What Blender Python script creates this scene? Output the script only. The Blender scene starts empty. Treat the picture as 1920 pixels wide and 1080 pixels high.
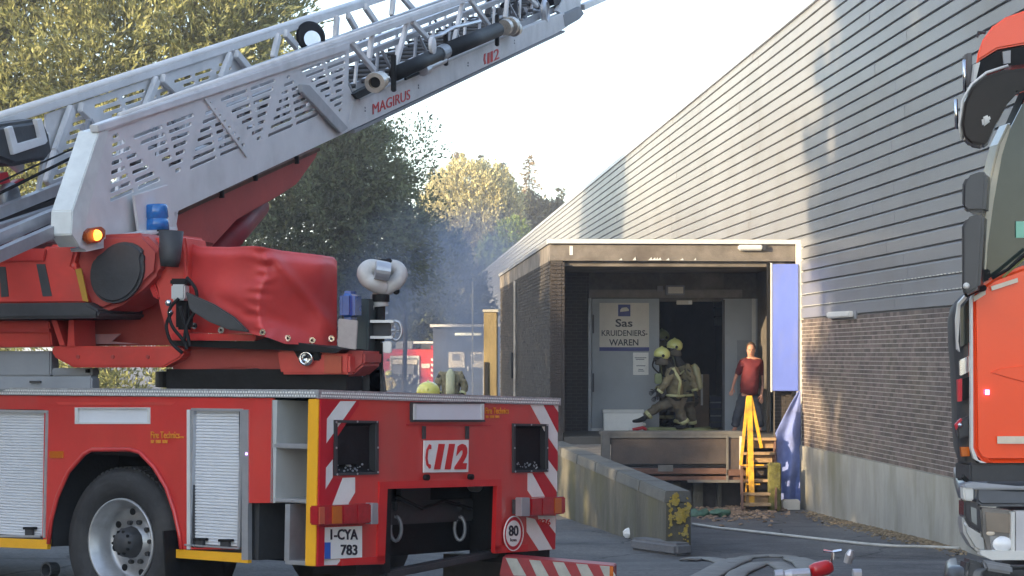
import bpy, bmesh, math, random
import numpy as np
from mathutils import Vector, Matrix, noise
random.seed(7); rng = np.random.default_rng(7)
S = bpy.context.scene; C = S.collection
V = Vector
# ------------------------------------------------------------------ camera, world, sun, exposure
FPX, HZ, EYE = 3840.0, 665.0, 1.65
cam = bpy.data.cameras.new('camera'); co = bpy.data.objects.new('camera', cam); C.objects.link(co)
cam.sensor_width = 36; cam.lens = 72; cam.shift_y = (HZ-540)/1920; cam.clip_end = 3000; cam.clip_start = .1
co.location = (0, 0, EYE); co.rotation_euler = (math.radians(90), 0, 0); S.camera = co
SUN_AZ, SUN_EL = math.radians(55), math.radians(14)      # light travels towards +x,+y
w = bpy.data.worlds.new('World'); S.world = w; w.use_nodes = True
nt = w.node_tree; bg = nt.nodes['Background']; sky = nt.nodes.new('ShaderNodeTexSky')
sky.sky_type = 'NISHITA'; sky.sun_disc = False; sky.sun_elevation = SUN_EL
sky.sun_rotation = math.radians(180)+SUN_AZ; sky.air_density = 1.0; sky.dust_density = 1.5; sky.ozone_density = 1.4
hs_ = nt.nodes.new('ShaderNodeHueSaturation'); hs_.inputs['Saturation'].default_value = .86; nt.links.new(sky.outputs[0], hs_.inputs['Color']); nt.links.new(hs_.outputs[0], bg.inputs[0]); bg.inputs[1].default_value = 0.15
sl = bpy.data.lights.new('sun', 'SUN'); sl.energy = 2.6; sl.angle = math.radians(.6); sl.color = (1, .77, .47)
so = bpy.data.objects.new('sun', sl); C.objects.link(so)
sd = V((math.sin(SUN_AZ)*math.cos(SUN_EL), math.cos(SUN_AZ)*math.cos(SUN_EL), -math.sin(SUN_EL)))
so.rotation_euler = sd.to_track_quat('-Z', 'Y').to_euler(); so.location = (-20, -20, 20)
S.view_settings.view_transform = 'Standard'; S.view_settings.look = 'None'; S.view_settings.exposure = 2.12
S.view_settings.gamma = 1; S.view_settings.use_curve_mapping = False
S.cycles.volume_step_rate = 4; S.cycles.volume_max_steps = 48

# ------------------------------------------------------------------ materials
MATS = {}
def mat(name, col, rough=.6, metal=0., var=.15, scale=6., bump=0., bscale=40., coat=0., emit=None, estr=0., alpha=None,
        spec=.5, stretch=None, dirt=None, dscale=2., damt=.5, island=0., trans=0.):
    if name in MATS: return MATS[name]
    m = bpy.data.materials.new(name); m.use_nodes = True; n = m.node_tree.nodes; l = m.node_tree.links
    b = n['Principled BSDF']; b.inputs['Roughness'].default_value = rough; b.inputs['Metallic'].default_value = metal
    b.inputs['Coat Weight'].default_value = coat; b.inputs['Specular IOR Level'].default_value = spec
    b.inputs['Coat Roughness'].default_value = .12
    tc = n.new('ShaderNodeTexCoord'); src = tc.outputs['Object']
    if stretch:
        mp = n.new('ShaderNodeMapping'); mp.inputs['Scale'].default_value = stretch; l.new(src, mp.inputs[0]); src = mp.outputs[0]
    nz = n.new('ShaderNodeTexNoise'); nz.inputs['Scale'].default_value = scale; nz.inputs['Detail'].default_value = 8
    nz.inputs['Roughness'].default_value = .65; l.new(src, nz.inputs[0])
    rp = n.new('ShaderNodeValToRGB'); rp.color_ramp.elements[0].position = .3; rp.color_ramp.elements[1].position = .72
    lo = [max(0, c*(1-var)) for c in col]; hi = [min(1, c*(1+var)) for c in col]
    rp.color_ramp.elements[0].color = (*lo, 1); rp.color_ramp.elements[1].color = (*hi, 1)
    l.new(nz.outputs[0], rp.inputs[0]); out = rp.outputs[0]
    if dirt:
        n2 = n.new('ShaderNodeTexNoise'); n2.inputs['Scale'].default_value = dscale; n2.inputs['Detail'].default_value = 6; l.new(src, n2.inputs[0])
        r2 = n.new('ShaderNodeValToRGB'); r2.color_ramp.elements[0].position = .48; r2.color_ramp.elements[1].position = .72
        r2.color_ramp.elements[0].color = (0, 0, 0, 1); r2.color_ramp.elements[1].color = (damt, damt, damt, 1)
        l.new(n2.outputs[0], r2.inputs[0]); mx = n.new('ShaderNodeMixRGB'); l.new(r2.outputs[0], mx.inputs[0]); l.new(out, mx.inputs[1])
        mx.inputs[2].default_value = (*dirt, 1); out = mx.outputs[0]
    if island:
        g = n.new('ShaderNodeNewGeometry'); hs = n.new('ShaderNodeHueSaturation')
        mr = n.new('ShaderNodeMapRange'); mr.inputs[3].default_value = 1-island; mr.inputs[4].default_value = 1+island
        l.new(g.outputs['Random Per Island'], mr.inputs[0]); l.new(mr.outputs[0], hs.inputs['Value']); l.new(out, hs.inputs['Color']); out = hs.outputs[0]
    l.new(out, b.inputs['Base Color'])
    if bump:
        n3 = n.new('ShaderNodeTexNoise'); n3.inputs['Scale'].default_value = bscale; n3.inputs['Detail'].default_value = 6; l.new(src, n3.inputs[0])
        bm = n.new('ShaderNodeBump'); bm.inputs['Strength'].default_value = bump; bm.inputs['Distance'].default_value = .02
        l.new(n3.outputs[0], bm.inputs['Height']); l.new(bm.outputs[0], b.inputs['Normal'])
    if emit: b.inputs['Emission Color'].default_value = (*emit, 1); b.inputs['Emission Strength'].default_value = estr
    if trans: b.inputs['Transmission Weight'].default_value = trans
    if alpha is not None: b.inputs['Alpha'].default_value = alpha
    MATS[name] = m; return m
def leafmat(name, col, hi, sc=.6):
    m = mat(name, col, rough=.55, var=.25, scale=sc, island=.45, spec=.3)
    n = m.node_tree.nodes; l = m.node_tree.links; b = n['Principled BSDF']
    out = [x for x in l if x.to_socket == b.inputs['Base Color']][0].from_socket
    t = n.new('ShaderNodeBsdfTranslucent'); l.new(out, t.inputs[0]); mx = n.new('ShaderNodeMixShader'); mx.inputs[0].default_value = .35
    l.new(b.outputs[0], mx.inputs[1]); l.new(t.outputs[0], mx.inputs[2]); l.new(mx.outputs[0], n['Material Output'].inputs[0])
    return m
RED = mat('fire_red', (.60, .042, .036), .30, var=.12, scale=3, coat=.6, dirt=(.34, .12, .10), damt=.4, dscale=2.2, stretch=(1, 1, .6))
RED2 = mat('turntable_red', (.66, .055, .042), .4, var=.12, scale=3, coat=.25, dirt=(.3, .05, .04), damt=.4, dscale=4)
REDARM = mat('arm_red', (.42, .060, .050), .55, var=.12, scale=3, bump=.1)
ORG = mat('luminous_orange', (.95, .085, .018), .28, var=.03, scale=2, coat=.6)
WHT = mat('ladder_white', (.70, .69, .69), .5, var=.06, scale=5, dirt=(.42, .41, .40), damt=.45, dscale=3, bump=.03)
ALU = mat('aluminium', (.50, .51, .54), .38, metal=.65, var=.12, scale=8, bump=.05)
ALUD = mat('aluminium_dull', (.30, .31, .33), .5, metal=.5, var=.2, scale=9, bump=.08)
SHUT = mat('shutter_silver', (.70, .72, .76), .42, metal=.0, var=.05, scale=3)
RWHITE = mat('reflective_white', (.80, .80, .77), .4, var=.05, scale=10)
RRED = mat('reflective_red', (.50, .012, .025), .35, var=.06, scale=10)
YEL = mat('reflective_yellow', (.85, .42, .02), .4, var=.06, scale=10)
BLK = mat('black_plastic', (.011, .011, .012), .6, spec=.25, var=.3, scale=8, bump=.1)
DGR = mat('dark_grey', (.045, .046, .05), .55, var=.2, scale=8, bump=.1)
RUB = mat('tyre_rubber', (.032, .032, .034), .75, var=.25, scale=14, bump=.15, dirt=(.09, .085, .08), damt=.5, dscale=5)
RIM = mat('wheel_rim_silver', (.42, .43, .45), .4, metal=.55, var=.15, scale=9, dirt=(.16, .15, .14), damt=.5, dscale=7)
CHR = mat('chrome', (.75, .76, .78), .15, metal=1, var=.05)
MGR = mat('mid_grey_paint', (.22, .23, .25), .55, var=.1, scale=5)
GLS = mat('windscreen_glass', (.025, .035, .032), .04, var=.3, scale=1.5, coat=.35, spec=.6)
BLU = mat('blue_beacon', (.015, .16, .48), .22, var=.25, scale=16, coat=.7)
AMB = mat('amber_lamp_lit', (.8, .2, .02), .3, emit=(1, .30, .04), estr=1.1)
AMBO = mat('amber_lens', (.55, .13, .01), .2, coat=.8, var=.1)
RLEN = mat('red_lens', (.40, .008, .015), .2, coat=.8, var=.2, scale=30)
INK = mat('black_ink', (.02, .02, .03), .6)
TREDM = mat('red_lettering', (.60, .03, .03), .5)
TORG = mat('orange_lettering', (.75, .28, .03), .5)
ASPH = mat('asphalt', (.088, .086, .086), .85, var=.35, scale=1.7, bump=.6, bscale=45, dirt=(.16, .155, .145), damt=.8, dscale=.5)
CONC = mat('concrete', (.34, .33, .29), .85, var=.22, scale=1.6, bump=.3, bscale=18, dirt=(.17, .16, .09), damt=.75, dscale=1.1, stretch=(1, 1, .45))
CONCM = mat('mossy_concrete', (.105, .098, .074), .9, var=.35, scale=2.5, bump=.45, bscale=22, dirt=(.085, .08, .02), damt=.7, dscale=1.3, stretch=(1, 1, .4))
MORT = mat('mortar', (.42, .39, .36), .9, var=.2, scale=9, bump=.3)
BRK = mat('brown_brick', (.135, .105, .092), .85, var=.3, scale=5, bump=.4, island=.35, dirt=(.15, .13, .09), damt=.5, dscale=.7)
CLAD = mat('grey_cladding', (.215, .222, .238), .42, metal=.0, var=.07, scale=.5, coat=.15, dirt=(.17, .165, .16), damt=.5, dscale=.8, island=.06)
CLADB = mat('cladding_groove', (.13, .13, .14), .6)
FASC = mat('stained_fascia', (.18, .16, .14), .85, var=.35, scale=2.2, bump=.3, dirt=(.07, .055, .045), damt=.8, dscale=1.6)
TRIM = mat('pale_trim', (.62, .62, .60), .5, var=.06)
GDOOR = mat('grey_door', (.33, .36, .39), .5, var=.07, scale=1.5, dirt=(.2, .2, .2), damt=.3)
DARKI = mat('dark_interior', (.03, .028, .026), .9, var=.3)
BLUP = mat('blue_panel', (.16, .23, .68), .6, var=.12, scale=1.5, bump=.15, bscale=3, dirt=(.25, .28, .45), damt=.5, dscale=2.5, stretch=(1, 1, .4))
RUST = mat('rusty_steel', (.14, .075, .055), .8, var=.35, scale=6, bump=.3)
YRAIL = mat('yellow_rail_paint', (.80, .42, .03), .5, var=.15, scale=9, dirt=(.25, .14, .05), damt=.7, dscale=8)
CREAM = mat('cream_board', (.66, .62, .55), .6, var=.05)
BLUW = mat('blue_grey_container', (.055, .07, .115), .55, var=.12, scale=2)
SKIN = mat('skin', (.55, .28, .20), .55, var=.08)
HAIR = mat('hair', (.08, .05, .035), .8)
POLO = mat('maroon_polo', (.13, .016, .024), .85, var=.15, scale=9, bump=.2)
JEAN = mat('dark_jeans', (.045, .055, .08), .85, var=.2, scale=12, bump=.2)
GEAR = mat('turnout_cloth', (.21, .18, .105), .85, var=.35, scale=7, bump=.3)
GEARD = mat('turnout_cloth_dark', (.135, .115, .08), .85, var=.35, scale=7, bump=.3)
HELM = mat('luminous_helmet', (.72, .74, .26), .3, coat=.6, var=.05)
BAND = mat('reflective_band', (.50, .50, .26), .4)
BARK = mat('bark', (.07, .055, .04), .9, var=.3, bump=.4)
CARD = mat('cardboard', (.20, .13, .08), .8)
TARP = mat('red_tarpaulin', (.60, .060, .055), .48, var=.14, scale=2, coat=.08, bump=.15, bscale=9)

# ------------------------------------------------------------------ helpers
def ray(px, py): return V(((px-960)/FPX, 1, (HZ-py)/FPX))
EYEV = V((0, 0, EYE))
def at(px, py, d): return EYEV + ray(px, py)*d
class Plane:                                  # a real plane in the place: origin, unit axes, outward normal n
    def __init__(s, o, u, n):
        s.o = V(o); s.n = V(n).normalized(); s.u = (V(u)-s.n*V(u).dot(s.n)).normalized(); s.v = s.n.cross(s.u)
        if s.v.z < 0: s.v = -s.v
    def p(s, px, py, off=0):
        r = ray(px, py); o = s.o + s.n*off
        return EYEV + r*((o-EYEV).dot(s.n)/r.dot(s.n))
    def uv(s, px, py, off=0):
        q = s.p(px, py, off)-s.o; return (q.dot(s.u), q.dot(s.v))
    def xyz(s, u, v, off=0): return s.o+s.u*u+s.v*v+s.n*off
def thing(name, label, cat, loc, group=None):
    o = bpy.data.objects.new(name, None); C.objects.link(o); o.location = loc; o.empty_display_size = .2
    o['label'] = label; o['category'] = cat
    if group: o['group'] = group
    return o
def wloc(o):
    v = V((0, 0, 0))
    while o: v = v+o.location; o = o.parent
    return v
def link(name, me, m, parent=None, smooth=False, kind=None, label=None, cat=None, group=None):
    if m and not me.materials: me.materials.append(m)
    o = bpy.data.objects.new(name, me); C.objects.link(o)
    if parent is not None:
        me.transform(Matrix.Translation(-wloc(parent))); o.parent = parent
    if smooth: me.polygons.foreach_set('use_smooth', [True]*len(me.polygons))
    if kind: o['kind'] = kind
    if label: o['label'] = label
    if cat: o['category'] = cat
    if group: o['group'] = group
    return o
def setorigin(o):                              # move the origin of a top-level mesh to its base centre
    me = o.data; bb = [V(c) for c in o.bound_box]
    c = V((sum(b.x for b in bb)/8, sum(b.y for b in bb)/8, min(b.z for b in bb)))
    me.transform(Matrix.Translation(-c)); o.location = c
class MB:
    def __init__(s): s.v = []; s.f = []; s.m = []
    def add(s, vs, fs, mi=0):
        b = len(s.v); s.v += [tuple(v) for v in vs]; s.f += [tuple(i+b for i in f) for f in fs]; s.m += [mi]*len(fs); return s
    def hexa(s, q, mi=0):                      # q: 4 front + 4 back corners
        return s.add(q, [(0, 1, 2, 3), (7, 6, 5, 4), (0, 4, 5, 1), (1, 5, 6, 2), (2, 6, 7, 3), (3, 7, 4, 0)], mi)
    def box(s, a, b, M=None, mi=0):
        x0, y0, z0 = a; x1, y1, z1 = b
        q = [V(c) for c in ((x0, y0, z0), (x1, y0, z0), (x1, y0, z1), (x0, y0, z1), (x0, y1, z0), (x1, y1, z0), (x1, y1, z1), (x0, y1, z1))]
        if M is not None: q = [M@c for c in q]
        return s.hexa(q, mi)
    def prism(s, pts, vec, mi=0):              # extrude world polygon along vec
        n = len(pts); vec = V(vec); q = [V(p) for p in pts]+[V(p)+vec for p in pts]
        fs = [tuple(range(n)), tuple(range(2*n-1, n-1, -1))]+[(i, i+n, (i+1) % n+n, (i+1) % n) for i in range(n)]
        return s.add(q, fs, mi)
    def tube(s, pts, r, n=8, mi=0, cap=True):
        pts = [V(p) for p in pts]; k = len(pts); rs = r if isinstance(r, (list, tuple)) else [r]*k
        vs = []; up = None
        for i, p in enumerate(pts):
            t = (pts[min(i+1, k-1)]-pts[max(i-1, 0)]).normalized()
            if up is None: up = V((0, 0, 1)) if abs(t.z) < .9 else V((1, 0, 0))
            a = t.cross(up).normalized(); b = a.cross(t).normalized(); up = b
            vs += [p+a*rs[i]*math.cos(2*math.pi*j/n)+b*rs[i]*math.sin(2*math.pi*j/n) for j in range(n)]
        fs = [(i*n+j, i*n+(j+1) % n, (i+1)*n+(j+1) % n, (i+1)*n+j) for i in range(k-1) for j in range(n)]
        if cap: fs += [tuple(range(n-1, -1, -1)), tuple((k-1)*n+j for j in range(n))]
        return s.add(vs, fs, mi)
    def bar(s, a, b, w_, h_, side, mi=0):      # rectangular bar from a to b; side = direction of width
        a = V(a); b = V(b); t = (b-a).normalized(); sd_ = (V(side)-t*V(side).dot(t)).normalized(); up = t.cross(sd_)
        q = [p+sd_*sx*w_/2+up*sy*h_/2 for p in (a, b) for sx, sy in ((-1, -1), (1, -1), (1, 1), (-1, 1))]
        return s.hexa(q, mi)
    def lathe(s, o, ax, prof, n=32, mi=0, close=False):   # prof (radius, along ax)
        o = V(o); ax = V(ax).normalized(); a = ax.orthogonal().normalized(); b = ax.cross(a)
        k = len(prof)
        vs = [o+ax*h+(a*math.cos(2*math.pi*j/n)+b*math.sin(2*math.pi*j/n))*r for r, h in prof for j in range(n)]
        fs = [(i*n+j, i*n+(j+1) % n, (i+1)*n+(j+1) % n, (i+1)*n+j) for i in range(k-1) for j in range(n)]
        return s.add(vs, fs, mi)
    def ball(s, o, r, n=12, mi=0, sq=(1, 1, 1)):
        prof = [(r*math.sin(math.pi*i/n), -r*math.cos(math.pi*i/n)) for i in range(n+1)]
        b = len(s.v); s.lathe((0, 0, 0), (0, 0, 1), prof, n*2, mi)
        s.v[b:] = [(o[0]+v[0]*sq[0], o[1]+v[1]*sq[1], o[2]+v[2]*sq[2]) for v in s.v[b:]]
        return s
    def mesh(s, name='mesh'):
        me = bpy.data.meshes.new(name); me.from_pydata(s.v, [], s.f)
        if any(s.m): me.polygons.foreach_set('material_index', s.m)
        bm = bmesh.new(); bm.from_mesh(me); bmesh.ops.recalc_face_normals(bm, faces=bm.faces); bm.to_mesh(me); bm.free()
        return me
    def build(s, name, m, parent=None, smooth=False, bevel=0, seg=2, **k):
        me = s.mesh(name)
        if bevel:
            bm = bmesh.new(); bm.from_mesh(me); bmesh.ops.remove_doubles(bm, verts=bm.verts, dist=1e-5)
            bmesh.ops.bevel(bm, geom=[e for e in bm.edges if e.is_manifold and e.calc_face_angle(0) > .5], offset=bevel, segments=seg, affect='EDGES', clamp_overlap=True)
            bm.to_mesh(me); bm.free()
            me.polygons.foreach_set('use_smooth', [False]*len(me.polygons))
        ms = m if isinstance(m, (list, tuple)) else [m]
        for x in ms: me.materials.append(x)
        return link(name, me, None, parent, smooth, **k)
def poly(name, pl, pts, m, parent, th=.02, off=0, bevel=0, **k):       # polygon on a plane, thickness going back
    return MB().prism([pl.p(x, y, off) for x, y in pts], pl.n*-th).build(name, m, parent, bevel=bevel, **k)
def rect(name, pl, x0, y0, x1, y1, m, parent, th=.02, off=0, bevel=0, **k):
    return poly(name, pl, [(x0, y1), (x1, y1), (x1, y0), (x0, y0)], m, parent, th, off, bevel, **k)
def bez(name, pl, outer, holes, m, parent, th=.01, off=0, **k):        # flat sheet with real holes
    cu = bpy.data.curves.new(name, 'CURVE'); cu.dimensions = '2D'; cu.fill_mode = 'BOTH'; cu.extrude = th/2
    for ring in [outer]+holes:
        sp = cu.splines.new('POLY'); sp.points.add(len(ring)-1); sp.use_cyclic_u = True
        for i, (a, b) in enumerate(ring): sp.points[i].co = (a, b, 0, 1)
    o = bpy.data.objects.new('tmp', cu); C.objects.link(o)
    dg = bpy.context.evaluated_depsgraph_get(); me = bpy.data.meshes.new_from_object(o.evaluated_get(dg))
    bpy.data.objects.remove(o); bpy.data.curves.remove(cu)
    n = pl.u.cross(pl.v)
    o_ = pl.o+pl.n*(off-th/2)
    M = Matrix(((pl.u.x, pl.v.x, n.x, o_.x), (pl.u.y, pl.v.y, n.y, o_.y), (pl.u.z, pl.v.z, n.z, o_.z), (0, 0, 0, 1)))
    me.transform(M); me.name = name
    while len(me.materials): me.materials.pop()
    return link(name, me, m, parent, **k)
def text(name, s, bl, br, tl, m, parent, bold=.0, th=.004, shear=0, **k):       # writing fitted to a parallelogram
    cu = bpy.data.curves.new(name, 'FONT'); cu.body = s; cu.size = 1; cu.offset = bold; cu.shear = shear; cu.extrude = .01; cu.resolution_u = 3
    o = bpy.data.objects.new('tmp', cu); C.objects.link(o)
    dg = bpy.context.evaluated_depsgraph_get(); me = bpy.data.meshes.new_from_object(o.evaluated_get(dg))
    bpy.data.objects.remove(o); bpy.data.curves.remove(cu)
    xs = [v.co.x for v in me.vertices]; ys = [v.co.y for v in me.vertices]
    x0, x1, y0, y1 = min(xs), max(xs), min(ys), max(ys)
    bl, br, tl = V(bl), V(br), V(tl); e1 = br-bl; e2 = tl-bl; n = e1.cross(e2).normalized()
    for v in me.vertices:
        c = v.co; z = c.z
        v.co = bl+e1*((c.x-x0)/(x1-x0))+e2*((c.y-y0)/(y1-y0))+n*(z/.01*th/2)
    while len(me.materials): me.materials.pop()
    return link(name, me, m, parent, **k)
def ptext(name, pl, s, x0, y0, x1, y1, m, parent, off=.003, bold=.0, **k):
    return text(name, s, pl.p(x0, y1, off), pl.p(x1, y1, off), pl.p(x0, y0, off), m, parent, bold, **k)
def skin(name, pts, edges, m, parent, sub=2, **k):   # pts: (Vector, radius)
    me = bpy.data.meshes.new(name); me.from_pydata([tuple(p) for p, r in pts], edges, [])
    o = bpy.data.objects.new('tmp', me); C.objects.link(o)
    md = o.modifiers.new('s', 'SKIN'); md.use_smooth_shade = True
    for i, (p, r) in enumerate(pts):
        rr = r if isinstance(r, tuple) else (r, r)
        me.skin_vertices[0].data[i].radius = rr; me.skin_vertices[0].data[i].use_root = (i == 0)
    sb = o.modifiers.new('b', 'SUBSURF'); sb.levels = sub; sb.render_levels = sub
    dg = bpy.context.evaluated_depsgraph_get(); m2 = bpy.data.meshes.new_from_object(o.evaluated_get(dg))
    bpy.data.objects.remove(o); m2.name = name
    while len(m2.materials): m2.materials.pop()
    return link(name, m2, m, parent, smooth=True, **k)
def cat(P_, n=6):
    P_ = [V(p) for p in P_]; out = []
    for i in range(len(P_)-1):
        a, b, c, d = P_[max(i-1, 0)], P_[i], P_[i+1], P_[min(i+2, len(P_)-1)]
        for k in range(n):
            t = k/n; out.append(.5*((2*b)+(c-a)*t+(2*a-5*b+4*c-d)*t*t+(3*b-a-3*c+d)*t**3))
    return out+[P_[-1]]
def folds(o, amp=.014, sc=9.):
    me = o.data; ns = [v.normal.copy() for v in me.vertices]
    for v, n in zip(me.vertices, ns):
        c = v.co; v.co = c+n*(amp*noise.noise(V((c.x*sc, c.y*sc, c.z*sc*1.7)))+amp*.6*noise.noise(V((c.x*sc*2.3, c.y*sc*2.3, c.z*sc*1.2+4))))
def sst(a, b, x):
    t = min(1, max(0, (x-a)/(b-a))); return t*t*(3-2*t)

# ------------------------------------------------------------------ ground
def gz(x, y):
    f = .3+.7*sst(-2.5, .3, x)
    return f*(-.98*sst(15, 27, y)-.22*sst(27, 38, y))
xs = list(np.linspace(-12, 12, 97)); xs = [-900, -300, -120, -60, -30, -18]+xs+[18, 30, 60, 120, 300, 900]
ys = [-300, -80, -30, -10, 0]+list(np.linspace(5, 42, 112))+[46, 52, 60, 80, 120, 200, 400, 900, 1600]
g = MB(); vs = [(x, y, gz(x, y)+.012*noise.noise(V((x*.7, y*.7, 0)))) for y in ys for x in xs]; nx = len(xs)
g.add(vs, [(j*nx+i, j*nx+i+1, (j+1)*nx+i+1, (j+1)*nx+i) for j in range(len(ys)-1) for i in range(nx-1)])
g.build('ground', ASPH, smooth=True, kind='structure')

n_ = ASPH.node_tree.nodes; l_ = ASPH.node_tree.links; b_ = n_['Principled BSDF']       # cracks and grit of the worn surface
s_ = [x for x in l_ if x.to_socket == b_.inputs['Base Color']][0].from_socket
tc_ = n_.new('ShaderNodeTexCoord'); nz_ = n_.new('ShaderNodeTexNoise'); nz_.inputs['Scale'].default_value = 1.3; nz_.inputs['Detail'].default_value = 5; l_.new(tc_.outputs['Object'], nz_.inputs[0])
ad_ = n_.new('ShaderNodeMixRGB'); ad_.blend_type = 'ADD'; ad_.inputs[0].default_value = .55; l_.new(tc_.outputs['Object'], ad_.inputs[1]); l_.new(nz_.outputs[1], ad_.inputs[2])
vo_ = n_.new('ShaderNodeTexVoronoi'); vo_.feature = 'DISTANCE_TO_EDGE'; vo_.inputs['Scale'].default_value = .42; l_.new(ad_.outputs[0], vo_.inputs[0])
mr_ = n_.new('ShaderNodeMapRange'); mr_.inputs[1].default_value = .003; mr_.inputs[2].default_value = .012; mr_.inputs[3].default_value = .35; mr_.inputs[4].default_value = 1; l_.new(vo_.outputs[0], mr_.inputs[0])
gn_ = n_.new('ShaderNodeTexNoise'); gn_.inputs['Scale'].default_value = 26; gn_.inputs['Detail'].default_value = 3; l_.new(tc_.outputs['Object'], gn_.inputs[0])
mg_ = n_.new('ShaderNodeMapRange'); mg_.inputs[1].default_value = .3; mg_.inputs[2].default_value = .7; mg_.inputs[3].default_value = .72; mg_.inputs[4].default_value = 1.3; l_.new(gn_.outputs[0], mg_.inputs[0])
mm_ = n_.new('ShaderNodeMath'); mm_.operation = 'MULTIPLY'; l_.new(mr_.outputs[0], mm_.inputs[0]); l_.new(mg_.outputs[0], mm_.inputs[1])
hv_ = n_.new('ShaderNodeHueSaturation'); l_.new(s_, hv_.inputs['Color']); l_.new(mm_.outputs[0], hv_.inputs['Value']); l_.new(hv_.outputs[0], b_.inputs['Base Color'])
# ------------------------------------------------------------------ warehouse: local frame at P, rotated
TH = .063; PX, PY = 5.45, 38.4
BM = Matrix.Translation((PX, PY, 0))@Matrix.Rotation(TH, 4, 'Z')
def B(x, y, z): return BM@V((x, y, z))
wh = thing('warehouse', 'long grey warehouse with ribbed metal cladding above brown brick and a concrete base', 'warehouse', B(0, 0, -1.2))
YN, YF = -36, 125
pitch = .2215; zc0 = 2.32
MB().box((.0, YN, -2), (20, YF, 8.02), BM).build('wall_core', CLADB, wh)
pv = MB(); 
for i in range(26):
    z0 = zc0+i*pitch; z1 = z0+pitch
    prof = [(0, z0+.010), (-.046, z0+.016), (-.052, z1-.036), (-.016, z1-.004), (0, z1-.004)]
    if i == 0:
        pass
    m_ = MB(); ph = random.random()*9
    for k in range(27):                         # sheets six metres long, lapped a few millimetres
        y0 = YN+k*6+ph*.3-2; lap = .0035*(k % 2)+random.uniform(-.002, .002); K = 6
        if y0 > YF: break
        rows = [[B(x-(lap if x else 0)+(.0035*noise.noise(V((y*.35, z*2, i))) if x else 0), min(max(y, YN), YF), z+(.002*noise.noise(V((y*.3, i*3., 1))) if x else 0)) for x, z in prof] for y in [y0+6*q/K for q in range(K+1)]]
        b0 = len(m_.v); m_.v += [tuple(p) for r_ in rows for p in r_]
        fs = [(b0+q*5+j, b0+q*5+j+1, b0+q*5+j+6, b0+q*5+j+5) for q in range(K) for j in range(4)]+[(b0, b0+1, b0+2, b0+3, b0+4)]
        m_.f += fs; m_.m += [0]*len(fs)
    m_.build('cladding_plank', CLAD, wh)
MB().box((-.10, YN, 8.02), (20, YF, 8.14), BM).build('roof_edge', ALU, wh)
# brick band and plinth
MB().box((-.035, YN, -.04), (0, -.0, 2.30), BM).build('mortar_bed', MORT, wh)
bk = MB(); zc = -.035; row = 0
while zc < 2.26:
    y = -14+(row % 2)*.105
    while y < -.2:
        d_ = random.uniform(-.003, .003)
        bk.box((-.0395+d_*.5, y, zc), (-.03, y+.198, zc+.058), BM); y += .21
    zc += .069; row += 1
bk.build('brick_courses', BRK, wh, kind='stuff')
pt = MB(); n_ = 60
for i in range(n_):
    y0 = YN+(0-YN)*i/n_; y1 = YN+(0-YN)*(i+1)/n_
    pt.box((-.09+random.uniform(-.004, .004), y0, -2.0), (0, y1, -.045), BM)
MB().box((-.09, YN, -2), (0, 0, -.045), BM).build('concrete_plinth', CONC, wh)
# bulkhead lamp on the wall, small white marks
PW = Plane(B(-.06, 0, 0), B(0, 1, 0)-B(0, 0, 0), B(-1, 0, 0)-B(0, 0, 0))
wl = thing('bulkhead_light', 'white bulkhead light on the warehouse wall where cladding meets brick', 'wall light', PW.p(1582, 598))
MB().prism([PW.p(x, y, 0) for x, y in ((1560, 597), (1602, 594), (1602, 583), (1560, 585))], B(-.1, 0, 0)-B(0, 0, 0)).build('lamp_body', TRIM, wl, bevel=.02)
rect('back_plate', PW, 1557, 583, 1604, 598, MGR, wl, th=.03, off=.01)
# corner trim
MB().box((-.14, -.09, -1.3), (-.0, -.02, 3.72), BM).build('corner_trim', TRIM, wh)
# dashed fixing strip: small bolts in two of the lowest grooves
fx = MB()
for k in (1, 2):
    for i in range(60):
        y = -12+i*.2; fx.box((-.062, y, zc0+k*pitch+.004), (-.04, y+.09, zc0+k*pitch+.016), BM)
fx.build('fixing_clips', TRIM, wh, kind='stuff')

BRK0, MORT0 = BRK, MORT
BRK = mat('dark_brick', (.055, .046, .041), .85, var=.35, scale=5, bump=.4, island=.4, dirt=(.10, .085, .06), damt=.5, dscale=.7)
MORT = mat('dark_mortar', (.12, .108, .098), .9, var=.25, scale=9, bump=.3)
# ------------------------------------------------------------------ loading bay annex
la = thing('loading_bay', 'brick loading bay annex with a flat roof and a deep recess at the warehouse side', 'loading bay', B(-2.4, 0, -1.2))
L = -4.75; RD = 3.0
MB().box((L-.04, -.06, 3.72), (-.0, .3, 3.80), BM).build('roof_edge_strip', TRIM, la); MB().box((L-.03, .3, 3.72), (-.0, 16.5, 3.79), BM).build('roof_edge_strip', MGR, la)
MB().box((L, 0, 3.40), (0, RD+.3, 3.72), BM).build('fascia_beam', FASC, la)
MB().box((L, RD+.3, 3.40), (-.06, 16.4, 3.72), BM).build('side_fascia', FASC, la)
MB().box((L+.02, .02, -1.3), (L+.24, 16.4, 3.4), BM).build('side_wall_core', mat('shaded_side_mortar', (.075, .068, .062), .9, var=.25, scale=9), la)  # mortar darker than the rest of the bay, side shade put into its colour
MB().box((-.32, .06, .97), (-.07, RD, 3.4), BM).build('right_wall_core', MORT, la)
MB().box((-.50, .06, -1.3), (-.07, .26, 3.4), BM).build('right_pier', MORT, la)
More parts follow.
